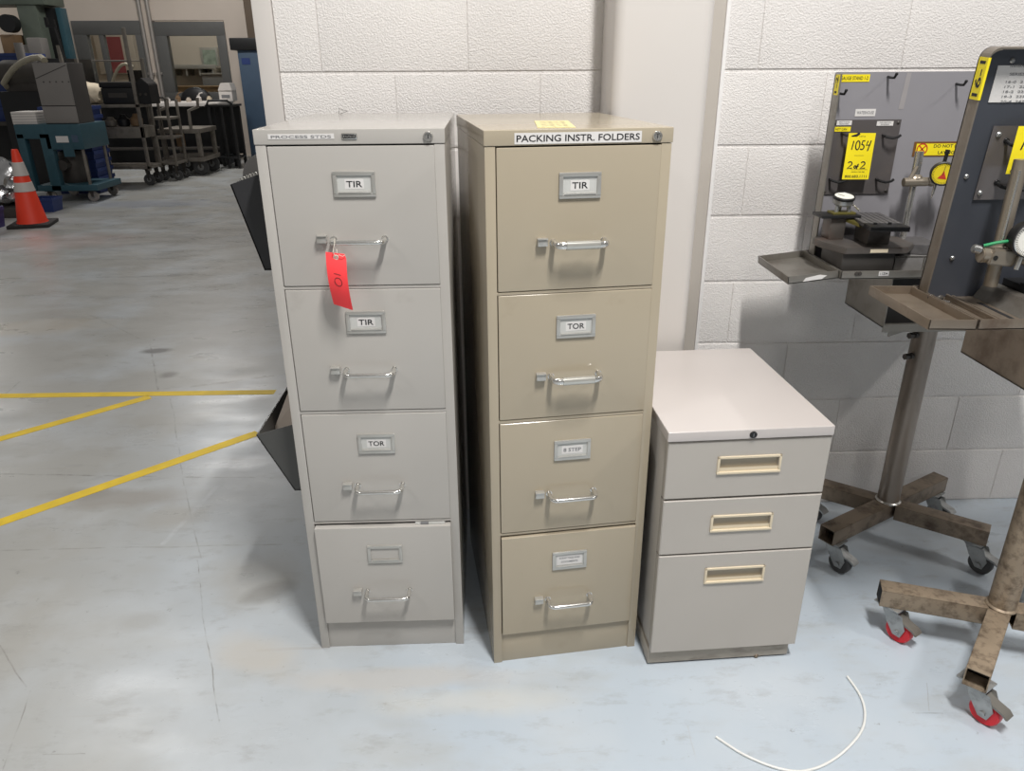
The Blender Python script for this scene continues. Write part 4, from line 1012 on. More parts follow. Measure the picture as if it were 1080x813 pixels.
# ------------------------------------------------------------------ background hall
BY = 14.4
def hall():
    # office partition with two window openings
    xl = at(40, 10, BY).x; xr = -3.45
    w = []
    for u0, u1, vt in ((75, 150, 22), (160, 236, 23)):
        a, c = at(u0, vt, BY), at(u1, vt, BY); w.append((a.x, c.x, at(u0, 106, BY).z, a.z))
    zt = 4.3
    b = MB(); z0, z1 = w[0][2], w[0][3]
    b.box(xl, xr, BY, BY+0.12, 0, z0); b.box(xl, xr, BY, BY+0.12, z1, zt)
    for a, c in ((xl, w[0][0]), (w[0][1], w[1][0]), (w[1][1], xr)): b.box(a, c, BY, BY+0.12, z0, z1)
    struct(b.build('wall_partition', M['back_wall'], smooth=False))
    for i, (a, c, z0, z1) in enumerate(w):
        b = MB(); f = 0.22
        b.box(a, c, BY-0.03, BY+0.1, z1-f, z1, 0.004); b.box(a, c, BY-0.03, BY+0.1, z0, z0+f*0.6, 0.004); b.box(a, a+f, BY-0.03, BY+0.1, z0+f*0.6, z1-f, 0.004); b.box(c-f*0.7, c, BY-0.03, BY+0.1, z0+f*0.6, z1-f, 0.004)
        if i == 0: b.box(a+0.42, a+0.50, BY-0.02, BY+0.08, z0+f*0.6, z1-f, 0.004)
        o = struct(b.build('window_%d' % (i+1), M['frame_grey']))
        b = MB(); b.box(a+f, c-f*0.7, BY+0.03, BY+0.036, z0+f*0.6, z1-f); b.build('glass_pane', M['glass'], o, smooth=False)
    # office beyond
    b = MB(); b.box(-8.80, xr+0.6, BY+3.0, BY+3.1, 0, zt); struct(b.build('wall_office', M['office_wall'], smooth=False))
    b = MB(); b.box(-8.80, -8.70, BY+0.6, BY+3.0, 0, zt); b.box(-8.80, xl, BY+0.5, BY+0.6, 0, zt); b.box(xl-0.1, xl, BY, BY+0.5, 0, zt); struct(b.build('wall_office_left', M['office_wall'], smooth=False))
    b = MB(); b.box(xr, xr+0.12, BY, BY+3.1, 0, zt); struct(b.build('wall_office_right', M['office_wall'], smooth=False))
    # far hall wall beyond the partition, left
    b = MB(); b.box(-13, -8.80, 17.4, 17.6, 0, 5); struct(b.build('wall_far', M['hall_wall'], smooth=False))
    b = MB(); b.box(xr+0.12, 4, 16.5, 16.6, 0, 4.3); struct(b.build('wall_far_right', M['hall_wall'], smooth=False))
    b = MB(); p = at(262, 10, BY-0.2); b.box(p.x-0.06, p.x+0.22, BY-0.25, BY-0.005, 0, 4.3, 0.01); struct(b.build('trim_5', M['hall_dark']))
hall()
def bx(name, label, cat, u0, u1, vb, vt, Y, depth, m, bev=0.008, group=None, parts=None):
    """box shaped thing standing with its near bottom edge where the survey saw it"""
    a, c = at(u0, vb, Y), at(u1, vb, Y); zt = at((u0+u1)/2, vt, Y).z
    z0 = a.z
    t = thing(name, label, cat, ((a.x+c.x)/2, Y+depth/2, z0), 0, group)
    w = c.x-a.x
    return t, w, depth, zt-z0
# office contents
YO = BY+1.6
def office():
    a, c = at(97, 36, YO+1.3), at(118, 78, YO+1.3)
    b = MB(); b.box(a.x, c.x+0.55, YO+1.33, YO+1.38, c.z, a.z, 0.004); b.box(a.x+0.22, a.x+0.55, YO+1.322, YO+1.335, c.z+0.02, a.z-0.05, m=1)
    tag(b.build('notice_board', [M['office_wall'], M['poster_red']]), 'board with a red poster seen through the left office window', 'notice board')
    a, c = at(210, 50, YO+1.35), at(232, 72, YO+1.35)
    t = thing('picture_frame', 'framed picture on the office wall seen through the right window', 'picture', ((a.x+c.x)/2, YO+1.38, c.z))
    w, h = c.x-a.x, a.z-c.z
    b = MB(); b.box(-w/2, w/2, -0.03, 0.01, 0, h, 0.006); b.build('frame', M['nickel'], t)
    b = MB(); b.box(-w/2+0.05, w/2-0.05, -0.034, -0.028, 0.05, h-0.05); b.build('print', M['picture'], t, smooth=False)
    # shelf rail
    a, c = at(180, 70, YO+1.2), at(232, 74, YO+1.2)
    b = MB(); b.box(a.x, c.x, YO+1.0, YO+1.399, a.z-0.03, a.z, 0.004); b.box(a.x, c.x, YO+0.98, YO+1.0, a.z-0.05, a.z+0.03, 0.004)
    for k in range(4): b.box(a.x+0.1+k*(c.x-a.x-0.2)/3, a.x+0.13+k*(c.x-a.x-0.2)/3, YO+1.0, YO+1.399, a.z-0.18, a.z)
    tag(b.build('wall_shelf', M['nickel']), 'steel wall shelf inside the office behind the right window', 'shelf')
    # desk with wood front and grey cabinet
    a, c = at(182, 106, YO), at(236, 106, YO)
    t = thing('desk', 'brown fronted office desk behind the right window', 'desk', ((a.x+c.x)/2, YO+0.3, 0)); w = c.x-a.x; zt = at(200, 91, YO).z
    b = MB(); b.box(-w/2, w/2, -0.28, -0.25, 0, zt-0.03, 0.004); b.build('front_panel', M['wood'], t)
    b = MB(); b.box(-w/2-0.03, w/2+0.03, -0.3, 0.4, zt-0.03, zt, 0.006); b.build('desk_top', M['wood'], t)
    for s in (-1, 1):
        b = MB(); b.box(s*w/2-0.02, s*w/2+0.02, -0.25, 0.38, 0, zt-0.03); b.build('side_panel', M['wood'], t)
    a, c = at(206, 90, YO+0.4), at(236, 90, YO+0.4); zc = at(215, 77, YO+0.4).z
    t = thing('office_cabinet', 'low grey cabinet inside the office under the framed picture', 'cabinet', ((a.x+c.x)/2, YO+1.10, 0)); w = c.x-a.x
    b = MB(); b.box(-w/2, w/2, -0.25, 0.25, 0, zc-0.03, 0.006); b.build('body', M['office_grey'], t)
    b = MB(); b.box(-w/2-0.02, w/2+0.02, -0.27, 0.26, zc-0.03, zc, 0.004); b.build('cabinet_top', M['nickel'], t)
    # monitor behind the left window
    p = at(146, 104, YO); zt = at(146, 74, YO).z
    t = thing('computer_monitor', 'dark computer monitor behind the left office window', 'monitor', (p.x, YO+0.1, 0.74))
    b = MB(); b.box(-0.16, 0.16, -0.02, 0.02, 0.12, zt-0.74, 0.01); b.build('screen', M['black'], t)
    b = MB(); b.box(-0.03, 0.03, -0.02, 0.02, 0.01, 0.14); b.box(-0.11, 0.11, -0.08, 0.08, 0, 0.012); b.build('stand', M['black'], t)
    p = at(120, 104, YO-0.3); q = at(152, 104, YO-0.3)
    t = thing('desk', 'pale office desk behind the left window under the monitor', 'desk', ((p.x+q.x)/2, YO, 0)); w = q.x-p.x+0.5
    b = MB(); b.box(-w/2, w/2, -0.35, 0.35, 0.71, 0.74, 0.005); b.build('desk_top', M['office_wall'], t)
    for s in (-1, 1):
        b = MB(); b.box(s*w/2-0.03, s*w/2+0.0, -0.33, 0.33, 0, 0.71); b.build('side_panel', M['office_grey'], t)
office()
def conduits():
    for u, lab in ((148, 'thin galvanized conduit running up the partition between the windows, left of the pair'), (157, 'galvanized conduit running up the partition between the windows, right of the pair')):
        p = at(u, 20, BY-0.08); x = p.x
        t = thing('conduit_pipe', lab, 'conduit', (x, BY-0.05, 0), group='conduit pipes')
        b = MB(); b.cyl((0, 0, 0.0), (0, 0, 4.25), 0.035, seg=14); b.build('pipe', M['conduit'], t)
        for z in (1.4, 2.6, 3.8):
            b = MB(); b.box(-0.055, 0.055, -0.01, 0.048, z-0.02, z+0.02, 0.004); b.build('pipe_strap', M['conduit'], t)
conduits()

def bluelocker():
    Y = 13.85
    a, c = at(267, 170, Y), at(292, 170, Y); zt = at(255, 53, Y).z
    x0 = at(250, 56, Y).x; x1 = x0+0.62
    t = thing('locker', 'tall blue steel locker at the far end of the aisle beside the wall end', 'locker', ((x0+x1)/2, Y+0.2, 0)); w = x1-x0
    b = MB(); b.box(-w/2, w/2, -0.18, 0.2, 0, zt, 0.008); b.build('body', M['cab_blue'], t)
    b = MB(); b.box(-w/2+0.02, w/2-0.02, -0.2, -0.18, 0.08, zt-0.04, 0.006); d = b.build('door', M['cab_blue'], t)
    b = MB(); b.box(-w/2+0.06, -w/2+0.20, -0.204, -0.199, zt-0.22, zt-0.12); b.build('name_plate', M['bin_blue'], d)
    b = MB(); b.box(w/2-0.10, w/2-0.07, -0.225, -0.2, zt*0.5, zt*0.5+0.16, 0.004); b.build('handle', M['black'], d)
    t2 = thing('equipment_case', 'flat black case lying on top of the blue locker', 'case', ((x0+x1)/2-0.04, Y+0.17, zt))
    b = MB(); b.box(-w/2-0.06, w/2+0.02, -0.2, 0.18, 0.0, 0.19, 0.02); b.build('case_body', M['black'], t2)
    b = MB(); b.tube([(0.10, -0.2, 0.11), (0.10, -0.23, 0.11), (0.20, -0.23, 0.11), (0.20, -0.2, 0.11)], 0.008); b.build('carry_handle', M['cart_dark'], t2)
bluelocker()

# traffic cone
def cone():
    x, y = -4.66, 7.75
    t = thing('traffic_cone', 'orange traffic cone with two white collars standing on the aisle floor', 'traffic cone', (x, y, 0), 0.25)
    b = MB(); b.box(-0.19, 0.19, -0.19, 0.19, 0, 0.035, 0.012); b.build('base', M['rubber'], t)
    b = MB(); b.lathe([(0.145, 0.035), (0.135, 0.05), (0.032, 0.72), (0.026, 0.74), (0.020, 0.735)], seg=32); c = b.build('cone_body', M['cone_orange'], t)
    r = lambda z: 0.135+(0.032-0.135)*(z-0.05)/0.67
    for z0, z1 in ((0.34, 0.43), (0.49, 0.62)):
        b = MB(); b.lathe([(r(z0)+0.001, z0), (r(z0)+0.004, z0+0.003), (r(z1)+0.004, z1-0.003), (r(z1)+0.001, z1)], seg=32, caps=False); b.build('reflective_collar', M['cone_white'], t)
cone()

def small_caster(t, x, y, r, m=None, h=None):
    h = h or r*2.5
    b = MB(); b.box(x-0.04, x+0.04, y-0.035, y+0.035, h-0.008, h); 
    for s in (-1, 1): b.prism([(x-0.02, y+s*0.024, h-0.008), (x+0.03, y+s*0.024, h-0.008), (x+0.025, y+s*0.024, r*0.9), (x+0.005, y+s*0.024, r*0.9)], (0, -s*0.004, 0))
    o = b.build('caster', M['cart_dark'], t)
    b = MB(); b.cyl((x+0.015, y-0.017, r), (x+0.015, y+0.017, r), r, seg=22, bev=0.006); b.cyl((x+0.015, y-0.021, r), (x+0.015, y+0.021, r), r*0.4, seg=14, m=1); b.build('wheel', [m or M['grey_wheel'], M['zinc']], o)

# teal cart with grey control box
def tealcart():
    Y = 9.2; D = 0.62
    x0 = at(14, 133, Y).x; x1 = at(84, 133, Y).x; zt = at(60, 131, Y).z
    cx = (x0+x1)/2; w = x1-x0
    t = thing('machine_cart', 'teal steel cart on casters carrying a grey control box', 'cart', (cx, Y+D/2, 0))
    h = D/2; zb = 0.17
    xs = x0-cx+w*0.43
    b = MB(); b.box(xs, w/2, -h, h, zt-0.28, zt, 0.01); b.box(xs+0.18, xs+0.3, -h-0.002, -h+0.01, zt-0.36, zt-0.22); b.build('housing', M['teal'], t)
    b = MB(); b.box(w/2-0.30, w/2-0.16, -h-0.004, -h+0.001, zt-0.20, zt-0.13); b.box(w/2-0.12, w/2-0.05, -h-0.004, -h+0.001, zt-0.20, zt-0.12, m=1); b.build('rating_plate', [M['white_paper'], M['cab_blue']], t)
    b = MB(); b.box(-w/2, xs+0.02, -h, h, zt-0.16, zt, 0.01); b.box(-w/2, -w/2+0.09, -h, -h+0.09, zt-0.75, zt-0.1, 0.008); b.box(xs-0.06, xs+0.06, -h, -h+0.09, zt-0.75, zt-0.1, 0.008); b.build('end_frame', M['teal'], t)
    b = MB(); b.box(-w/2+0.1, w/2+0.05, -h, h, zb-0.04, zb+0.03, 0.008); b.build('deck', M['teal'], t)
    for x in (-0.02, w/2-0.05):
        for y in (-h+0.05, h-0.05):
            b = MB(); b.cyl((x, y, zb), (x, y, zt-0.2), 0.018, seg=10); b.build('post', M['cart_steel'], t)
    b = MB(); b.lathe([(0.14, 0), (0.16, 0.04), (0.16, 0.30), (0.13, 0.36), (0.06, 0.38)], (-w/2+0.42, 0.0, zb+0.03), seg=24); b.cyl((-w/2+0.42, -0.16, zb+0.25), (-w/2+0.42, -0.26, zb+0.25), 0.06); b.build('motor', M['cart_dark'], t)
    for x in (-w/2+0.2, w/2-0.06):
        for y in (-h+0.06, h-0.06): small_caster(t, x, y, 0.062, M['conduit'], zb-0.04)
    b = MB(); q = -w/2; b.tube([(q, -h+0.05, zt-0.7), (q-0.25, -h+0.05, zt-0.85), (q-0.4, -h+0.05, zt-0.95)], 0.03, 8); b.build('tow_arm', M['teal'], t)
    # control box
    a, c = at(47, 128, Y+0.03), at(83, 128, Y+0.03); ztb = at(52, 66, Y+0.03).z
    bw = c.x-a.x
    g = thing('control_box', 'grey electrical control box standing on the teal cart', 'control box', ((a.x+c.x)/2, Y+0.20, zt))
    H_ = ztb-zt
    b = MB(); b.box(-bw/2, bw/2, -0.15, 0.20, 0, H_, 0.006); b.build('body', [M['box_side']], g)
    b = MB(); b.box(-bw/2+0.005, bw/2-0.005, -0.165, -0.15, 0.20, H_-0.005, 0.004); b.prism([(-bw/2+0.01, -0.167, H_-0.17), (bw/2-0.01, -0.167, H_-0.03), (bw/2-0.01, -0.167, H_-0.022), (-bw/2+0.01, -0.167, H_-0.16)], (0, 0.003, 0), m=1)
    for k in range(5): b.cyl((-bw/2+0.09+k*0.07, -0.165, H_-0.2), (-bw/2+0.09+k*0.07, -0.170, H_-0.2), 0.008, seg=10, m=1)
    b.build('door', [M['box_grey'], M['box_side']], g)
    b = MB(); b.box(-bw/2+0.005, bw/2-0.005, -0.165, -0.15, 0.01, 0.19, 0.004); b.build('lower_panel', M['box_grey'], g)
    b = MB(); mr = at(64, 26, Y+0.2).z-zt; b.cyl((bw/2-0.06, -0.05, H_), (bw/2-0.10, -0.05, mr), 0.016, seg=8); b.box(bw/2-0.19, bw/2-0.085, -0.066, -0.034, mr-0.03, mr); b.box(bw/2-0.19, bw/2-0.16, -0.066, -0.034, mr, mr+0.07); b.box(bw/2-0.115, bw/2-0.085, -0.066, -0.034, mr, mr+0.05); b.build('antenna_bracket', M['black'], g)
    # carton
    a, c = at(13, 130, Y+0.04), at(39, 130, Y+0.04); zc = at(25, 118, Y+0.04).z
    g = thing('paper_ream', 'pale box of papers on the left end of the teal cart', 'papers', ((a.x+c.x)/2, Y+0.18, zt)); bw = c.x-a.x
    b = MB(); b.box(-bw/2, bw/2, -0.13, 0.16, 0, zc-zt, 0.005)
    for k in range(4): b.box(-bw/2-0.001, bw/2+0.001, -0.132, 0.16, 0.02+k*0.03, 0.024+k*0.03, m=1)
    b.build('paper_stack', [M['white_box'], M['ink_faint']], g)
tealcart()

# stacks of blue totes
def tote_mesh(w, d, h, m):
    b = MB(); k = 0.86
    bm = bmesh.new()
    def ring(sx, sy, z): return [bm.verts.new((x*sx/2, y*sy/2, z)) for x, y in ((-1, -1), (1, -1), (1, 1), (-1, 1))]
    r = [ring(w*k, d*k, 0), ring(w*0.96, d*0.96, h*0.80), ring(w, d, h*0.80), ring(w, d, h), ring(w*0.93, d*0.93, h), ring(w*k*0.95, d*k*0.95, 0.01)]
    bm.faces.new(r[0][::-1]); bm.faces.new(r[-1])
    for A, B in zip(r, r[1:]):
        for q in range(4): bm.faces.new((A[q], A[(q+1) % 4], B[(q+1) % 4], B[q]))
    bmesh.ops.recalc_face_normals(bm, faces=bm.faces); b._add(bm)
    return b
def totes(x, y, z0, n, w, d, h, step, where, group, rz=0.0):
    proto = None
    words = ['bottom', 'second', 'third', 'fourth', 'fifth', 'sixth', 'seventh', 'eighth', 'ninth', 'tenth', 'eleventh', 'twelfth']
    for k in range(n):
        if proto is None:
            proto = tote_mesh(w, d, h, 0).build('tote_bin', M['bin_blue'], smooth=False); o = proto
        else:
            o = proto.copy(); COL.objects.link(o)
        o.location = (x, y, z0+k*step); o.rotation_euler = (0, 0, rz)
        pos = 'top' if k == n-1 else (words[k]+(' from the bottom' if k else ''))
        tag(o, 'blue plastic tote, %s of the stack %s' % (pos, where), 'tote', group)
p = at(83, 201, 9.87)
totes(p.x, 10.10, 0.0, 9, 0.56, 0.46, 0.20, 0.105, 'behind the teal cart', 'blue totes behind the teal cart', 0.03)
p = at(12, 128, 10.9)
def shelf_rack():
    x = p.x; y = 11.15
    t = thing('storage_rack', 'dark low rack under the tall blue tote stack at the left edge', 'rack', (x, y, 0))
    b = MB(); b.box(-0.7, 0.7, -0.35, 0.35, p.z-0.05, p.z, 0.006); b.build('rack_top', M['cart_dark'], t)
    for sx in (-1, 1):
        for sy in (-1, 1):
            b = MB(); b.box(sx*0.67-0.03, sx*0.67+0.03, sy*0.32-0.03, sy*0.32+0.03, 0, p.z-0.05); b.build('leg', M['cart_dark'], t)
    b = MB(); b.box(-0.66, 0.66, 0.30, 0.33, 0.05, p.z-0.05); b.build('back_shade_panel', M['black'], t)
shelf_rack()
totes(p.x+0.05, 11.15, p.z, 8, 0.66, 0.55, 0.18, 0.095, 'on the dark rack', 'blue totes on the dark rack', 0.05)

def foil():
    Y = 8.2; q = on(2, 236); x = q.x-0.12; y = q.y+0.15
    b = MB(); random.seed(3)
    bm = bmesh.new(); bmesh.ops.create_icosphere(bm, subdivisions=4, radius=1)
    for v in bm.verts:
        k = 1+0.07*math.sin(v.co.x*11+v.co.z*9)+0.06*math.sin(v.co.y*15-v.co.z*13)+0.05*math.sin(v.co.x*23-v.co.y*17+v.co.z*19)
        v.co = Vector((v.co.x*0.34*k, v.co.y*0.30*k, max(-0.24, v.co.z*0.27*k)+0.24))
    b._add(bm)
    t = thing('wrapped_bundle', 'silver foil wrapped bundle behind the traffic cone', 'bundle', (x-0.26, y+0.45, 0.0))
    o = b.build('foil_wrap', M['foil'], t); o.location = (0, 0, 0.10)
    b = MB(); b.box(-0.36, 0.34, -0.28, 0.28, 0, 0.10, 0.01); b.build('pallet_base', M['cart_dark'], t)
    q = on(2, 243)
    o = tote_mesh(0.34, 0.3, 0.2, 0).build('tote_bin', M['purple'], smooth=False); o.location = (q.x-0.25, q.y+0.1, 0)
    tag(o, 'small violet tote on the floor at the left edge before the foil bundle', 'tote')
    q = on(41, 224); o = tote_mesh(0.24, 0.22, 0.15, 0).build('tote_bin', M['bin_blue'], smooth=False); o.location = (q.x+0.06, q.y+0.10, 0); tag(o, 'single blue tote on the floor right behind the cone', 'tote')
foil()

# rack cart, narrow cart, flat cart
def post(t, x, y, z0, z1, r=0.02, m='cart_steel'):
    b = MB(); b.box(x-r, x+r, y-r, y+r, z0, z1, 0.004); b.build('post', M[m], t)
def shelf(t, x0, x1, y0, y1, z, th=0.03, m='cart_steel', lip=0.0, name='shelf'):
    b = MB(); b.box(x0, x1, y0, y1, z-th, z, 0.004)
    if lip:
        for a in ((x0, x1, y0, y0+0.012), (x0, x1, y1-0.012, y1), (x0, x0+0.012, y0, y1), (x1-0.012, x1, y0, y1)): b.box(*a, z-th, z+lip)
    b.build(name, M[m], t)
def rackcart():
    Y = 10.55; D = 0.42
    x0, x1 = at(113, 186, Y).x, at(160, 186, Y).x; x0 -= 0.30
    t = thing('utility_cart', 'steel shelf cart with tall posts holding a black toolbox in front of the left window', 'cart', ((x0+x1)/2, Y+D/2, 0)); w = x1-x0; h = D/2
    zs = [0.26, at(130, 134, Y).z, at(130, 110, Y).z]; ztop = at(131, 29, Y).z
    shelf(t, -w/2, w/2, -h, h, zs[0], 0.04); shelf(t, -w/2, w/2, -h, h, zs[1], 0.14); shelf(t, -w/2, w/2, -h, h, zs[2], 0.04)
    for sx in (-1, 1):
        post(t, sx*(w/2-0.02), -h+0.02, 0.2, ztop if sx > 0 else ztop-0.2); post(t, sx*(w/2-0.02), h-0.02, 0.2, ztop-0.35)
        for sy in (-1, 1): small_caster(t, sx*(w/2-0.08), sy*(h-0.07), 0.075, None, 0.22)
    b = MB(); z = at(130, 64, Y).z
    for y in (-h+0.02, h-0.02): b.cyl((-w/2+0.4, y, z), (w/2, y, z), 0.008, seg=8)
    b.build('top_rail', M['cart_steel'], t)
    X = (x0+x1)/2
    # toolbox on the top shelf
    a, c = at(112, 109, Y+0.1), at(146, 109, Y+0.1)
    g = thing('tool_case', 'black tool case on the top shelf of the steel shelf cart', 'tool case', ((a.x+c.x)/2, Y+0.20, zs[2])); bw = c.x-a.x
    b = MB(); b.box(-bw/2, bw/2, -0.18, 0.13, 0, 0.20, 0.015); b.build('case_body', M['black'], g)
    b = MB(); b.box(-bw/2-0.012, bw/2+0.012, -0.19, 0.14, 0.20, 0.27, 0.02); b.build('lid', M['black_metal'], g)
    b = MB(); b.box(-0.12, 0.12, -0.186, -0.178, 0.08, 0.14); b.build('name_plate', M['cart_dark'], g)
    a, c = at(147, 109, Y+0.1), at(158, 109, Y+0.1)
    g = thing('power_supply', 'small black power supply right of the tool case on the shelf cart', 'power supply', ((a.x+c.x)/2+0.03, Y+0.18, zs[2])); bw = 0.17
    b = MB(); b.prism([(-bw/2, -0.14, 0), (bw/2, -0.14, 0), (bw/2, -0.14, 0.24), (0, -0.14, 0.32), (-bw/2, -0.14, 0.26)], (0, 0.3, 0), bev=0.006); b.build('case_body', M['black'], g)
    b = MB()
    for k in (-1, 1): b.cyl((k*0.035, -0.142, 0.12), (k*0.035, -0.150, 0.12), 0.018, seg=12)
    b.build('dial', M['cart_dark'], g)
    # cream bundle
    q = at(92, 107, Y+0.1)
    g = MB(); bm = bmesh.new(); bmesh.ops.create_icosphere(bm, subdivisions=3, radius=1)
    for v in bm.verts:
        k = 1+0.12*math.sin(v.co.x*6+v.co.z*4)+0.1*math.sin(v.co.y*7)
        v.co = Vector((v.co.x*0.19*k, v.co.y*0.15*k, max(-0.12, v.co.z*0.15*k)+0.12))
    g._add(bm); o = g.build('cloth_bundle', M['cream_cloth']); o.location = (max(q.x, x0+0.20), Y+0.20, zs[2]); tag(o, 'cream cloth bundle at the left end of the shelf cart top', 'bundle')
    # hose arching behind
    b = MB(); s = at(104, 92, Y+0.2); e = at(126, 69, Y+0.2); pts = []
    for k in range(9):
        u = k/8; pts.append((s.x+(e.x-s.x)*u, Y+0.37, zs[2]+0.018+(e.z-zs[2])*math.sin(u*math.pi/2)))
    pts.append((e.x+0.1, Y+0.39, e.z-0.02)); b.tube(pts, 0.02, 8)
    tag(b.build('hose', M['hose']), 'grey hose arching up from the shelf cart behind the tool case', 'hose')
    # parts on the middle shelf
    random.seed(5)
    for k, (lab, mm, hh) in enumerate((('black coil', 'black', 0.16), ('grey motor part', 'cart_steel', 0.12), ('black gearbox part', 'black_metal', 0.15), ('yellow capped bottle', 'orange_part', 0.16))):
        xx = X-w/2+0.25+k*(w-0.4)/2.9
        g = MB(); g.lathe([(0.05, 0), (0.075, 0.01), (0.08, hh*0.6), (0.05, hh*0.75), (0.03, hh)], seg=18)
        if k == 1: g.cyl((-0.08, 0, hh*0.4), (-0.16, 0, hh*0.4), 0.03)
        o = g.build(('wire_coil', 'motor_part', 'gearbox_part', 'bottle')[k], M[mm]); o.location = (xx, Y+0.16, zs[1]); tag(o, '%s on the middle shelf of the tall steel cart' % lab, ('coil', 'motor', 'gearbox', 'bottle')[k])
rackcart()
def narrowcart():
    Y = 11.05; D = 0.40
    x0, x1 = at(166, 180, Y).x, at(188, 180, Y).x
    t = thing('utility_cart', 'narrow steel cart standing right of the tall shelf cart', 'cart', ((x0+x1)/2, Y+D/2, 0)); w = x1-x0; h = D/2
    zt = at(176, 106, Y).z
    for z in (0.25, 0.25+(zt-0.25)*0.42, zt-0.22): shelf(t, -w/2, w/2, -h, h, z, 0.03, 'cart_steel')
    for sx in (-1, 1):
        for sy in (-1, 1): post(t, sx*(w/2-0.015), sy*(h-0.015), 0.2, zt, 0.016); small_caster(t, sx*(w/2-0.05), sy*(h-0.06), 0.07, None, 0.21)
    b = MB(); b.tube([(-w/2+0.015, -h+0.015, zt), (-w/2+0.02, -h-0.04, zt+0.04), (w/2-0.02, -h-0.04, zt+0.04), (w/2-0.015, -h+0.015, zt)], 0.014, 8); b.build('push_handle', M['cart_dark'], t)
narrowcart()
def flatcart():
    Y = 11.55; D = 0.72
    x0, x1 = at(190, 172, Y).x-0.25, at(216, 172, Y).x
    t = thing('platform_cart', 'two-deck platform cart with bent upright handles and big grey wheels', 'cart', ((x0+x1)/2, Y+D/2, 0)); w = x1-x0; h = D/2
    zd, zu = at(205, 166, Y).z, at(200, 136, Y).z; zt = at(205, 103, Y).z
    shelf(t, -w/2, w/2, -h, h, zd, 0.06, name='lower_deck'); shelf(t, -w/2, w/2, -h, h, zu, 0.06, name='upper_deck')
    for sx in (-1, 1):
        for sy in (-1, 1): post(t, sx*(w/2-0.05), sy*(h-0.05), zd, zu-0.06, 0.03)
        b = MB(); x = w/2-0.02 if sx > 0 else w/2-0.45
        b.tube([(x-0.10, -h+0.0, zu), (x-0.09, -h, zu+0.25), (x+0.05, -h, zt-0.12), (x+0.06, -h, zt)], 0.024, 8); b.build('handle_upright', M['cart_steel'], t)
    for sx in (-1, 1):
        for sy in (-1, 1): small_caster(t, sx*(w/2-0.12), sy*(h-0.12), 0.115, None, zd-0.06)
    q = at(205, 147, Y)
    b = MB(); b.box(-0.05, 0.05, -h-0.01, -h+0.06, zu-0.24, zu-0.07); b.build('inspection_tag', M['orange_part'], t)
flatcart()
def blackbench():
    Y = 12.9; D = 0.75
    x0, x1 = at(106, 160, Y).x, at(238, 160, Y).x; zt = at(200, 108, Y).z
    t = thing('workbench', 'long pale-topped workbench, black base added for the shadow beneath, under the office windows', 'workbench', ((x0+x1)/2, Y+D/2, 0)); w = x1-x0; h = D/2
    b = MB(); b.box(-w/2, w/2, -h, h, zt-0.06, zt, 0.008); b.build('bench_top', M['white_box'], t)
    b = MB(); b.box(-w/2+0.02, w/2-0.02, -h+0.25, h-0.02, 0.0, zt-0.06); b.build('back_shade_panel', M['black'], t)  # black block added to stand in for the shadow under the bench
    for sx in (-1, 1):
        for sy in (-1, 1): post(t, sx*(w/2-0.05), sy*(h-0.05), 0, zt-0.06, 0.04, 'black_metal')
    shelf(t, -w/2, w/2, -h+0.02, h, 0.28, 0.03, 'cart_dark')
    # things on the bench
    random.seed(9)
    for k in range(5):
        u = 176+k*11; q = at(u, 107, Y+0.12); hh = (0.07, 0.11, 0.07, 0.10, 0.09)[k]; kind = ('jar', 'oil_can', 'jar', 'spray_bottle', 'jar')[k]
        b = MB(); b.lathe([(0.035, 0), (0.04, 0.01), (0.04, hh*0.7), (0.022, hh*0.8), (0.022, hh)], seg=16)
        if kind != 'jar': b.tube([(0, 0, hh), (0.03, 0, hh+0.03), (0.07, 0, hh+0.04)], 0.01, 8)
        o = b.build(kind, M[('white_box', 'orange_part', 'office_wall', 'white_box', 'cream_cloth')[k]]); o.location = (q.x, Y+0.17, zt)
        tag(o, ('small white jar at the left end of the pale workbench top', 'tan oil can second from left on the pale workbench top', 'beige jar in the middle of the pale workbench top', 'white spray bottle right of the middle on the pale workbench top', 'cream jar at the right of the pale workbench top')[k], kind.replace('_', ' '))
    # dark chair back
    q = at(206, 108, Y+1.05)
    g = thing('office_chair', 'black rounded office chair behind the workbench', 'chair', (q.x, Y+1.13, 0))
    b = MB(); b.sphere((0, 0, at(206, 108.5, Y+1).z), 0.3, sc=(0.95, 0.3, 0.85)); b.build('backrest', M['black'], g)
    b = MB(); b.box(-0.24, 0.24, -0.2, 0.22, 0.44, 0.52, 0.03); b.build('seat', M['black'], g)
    b = MB(); b.cyl((0, 0, 0.08), (0, 0, 0.46), 0.03); b.cyl((0, 0.0, 0.5), (0, 0.0, 0.9), 0.03)
    for k in range(5): b.box(0.0, 0.3, -0.025, 0.025, 0.04, 0.08, mx=Matrix.Rotation(k*2*math.pi/5, 4, 'Z'))
    for k in range(5): b.sphere((0.28*math.cos(k*2*math.pi/5), 0.28*math.sin(k*2*math.pi/5), 0.03), 0.03, seg=12)
    b.build('pedestal_base', M['black'], g)
    a, c = at(230, 106, Y+0.3), at(244, 106, Y+0.3)
    g = thing('carton', 'white lidded carton at the right end of the workbench', 'carton', ((a.x+c.x)/2, Y+0.5, zt)); bw = c.x-a.x
    b = MB(); b.box(-bw/2, bw/2, -0.12, 0.12, 0, 0.16, 0.005); b.box(-bw/2+0.04, bw/2-0.04, -0.122, -0.119, 0.05, 0.10, m=1); b.build('carton_body', [M['white_box'], M['ink_faint']], g)
    b = MB(); b.prism([(-bw/2-0.01, -0.13, 0.16), (bw/2+0.01, -0.13, 0.16), (bw/2-0.02, -0.13, 0.28), (-bw/2+0.05, -0.13, 0.28)], (0, 0.26, 0), bev=0.006); b.build('lid', M['white_box'], g)
blackbench()
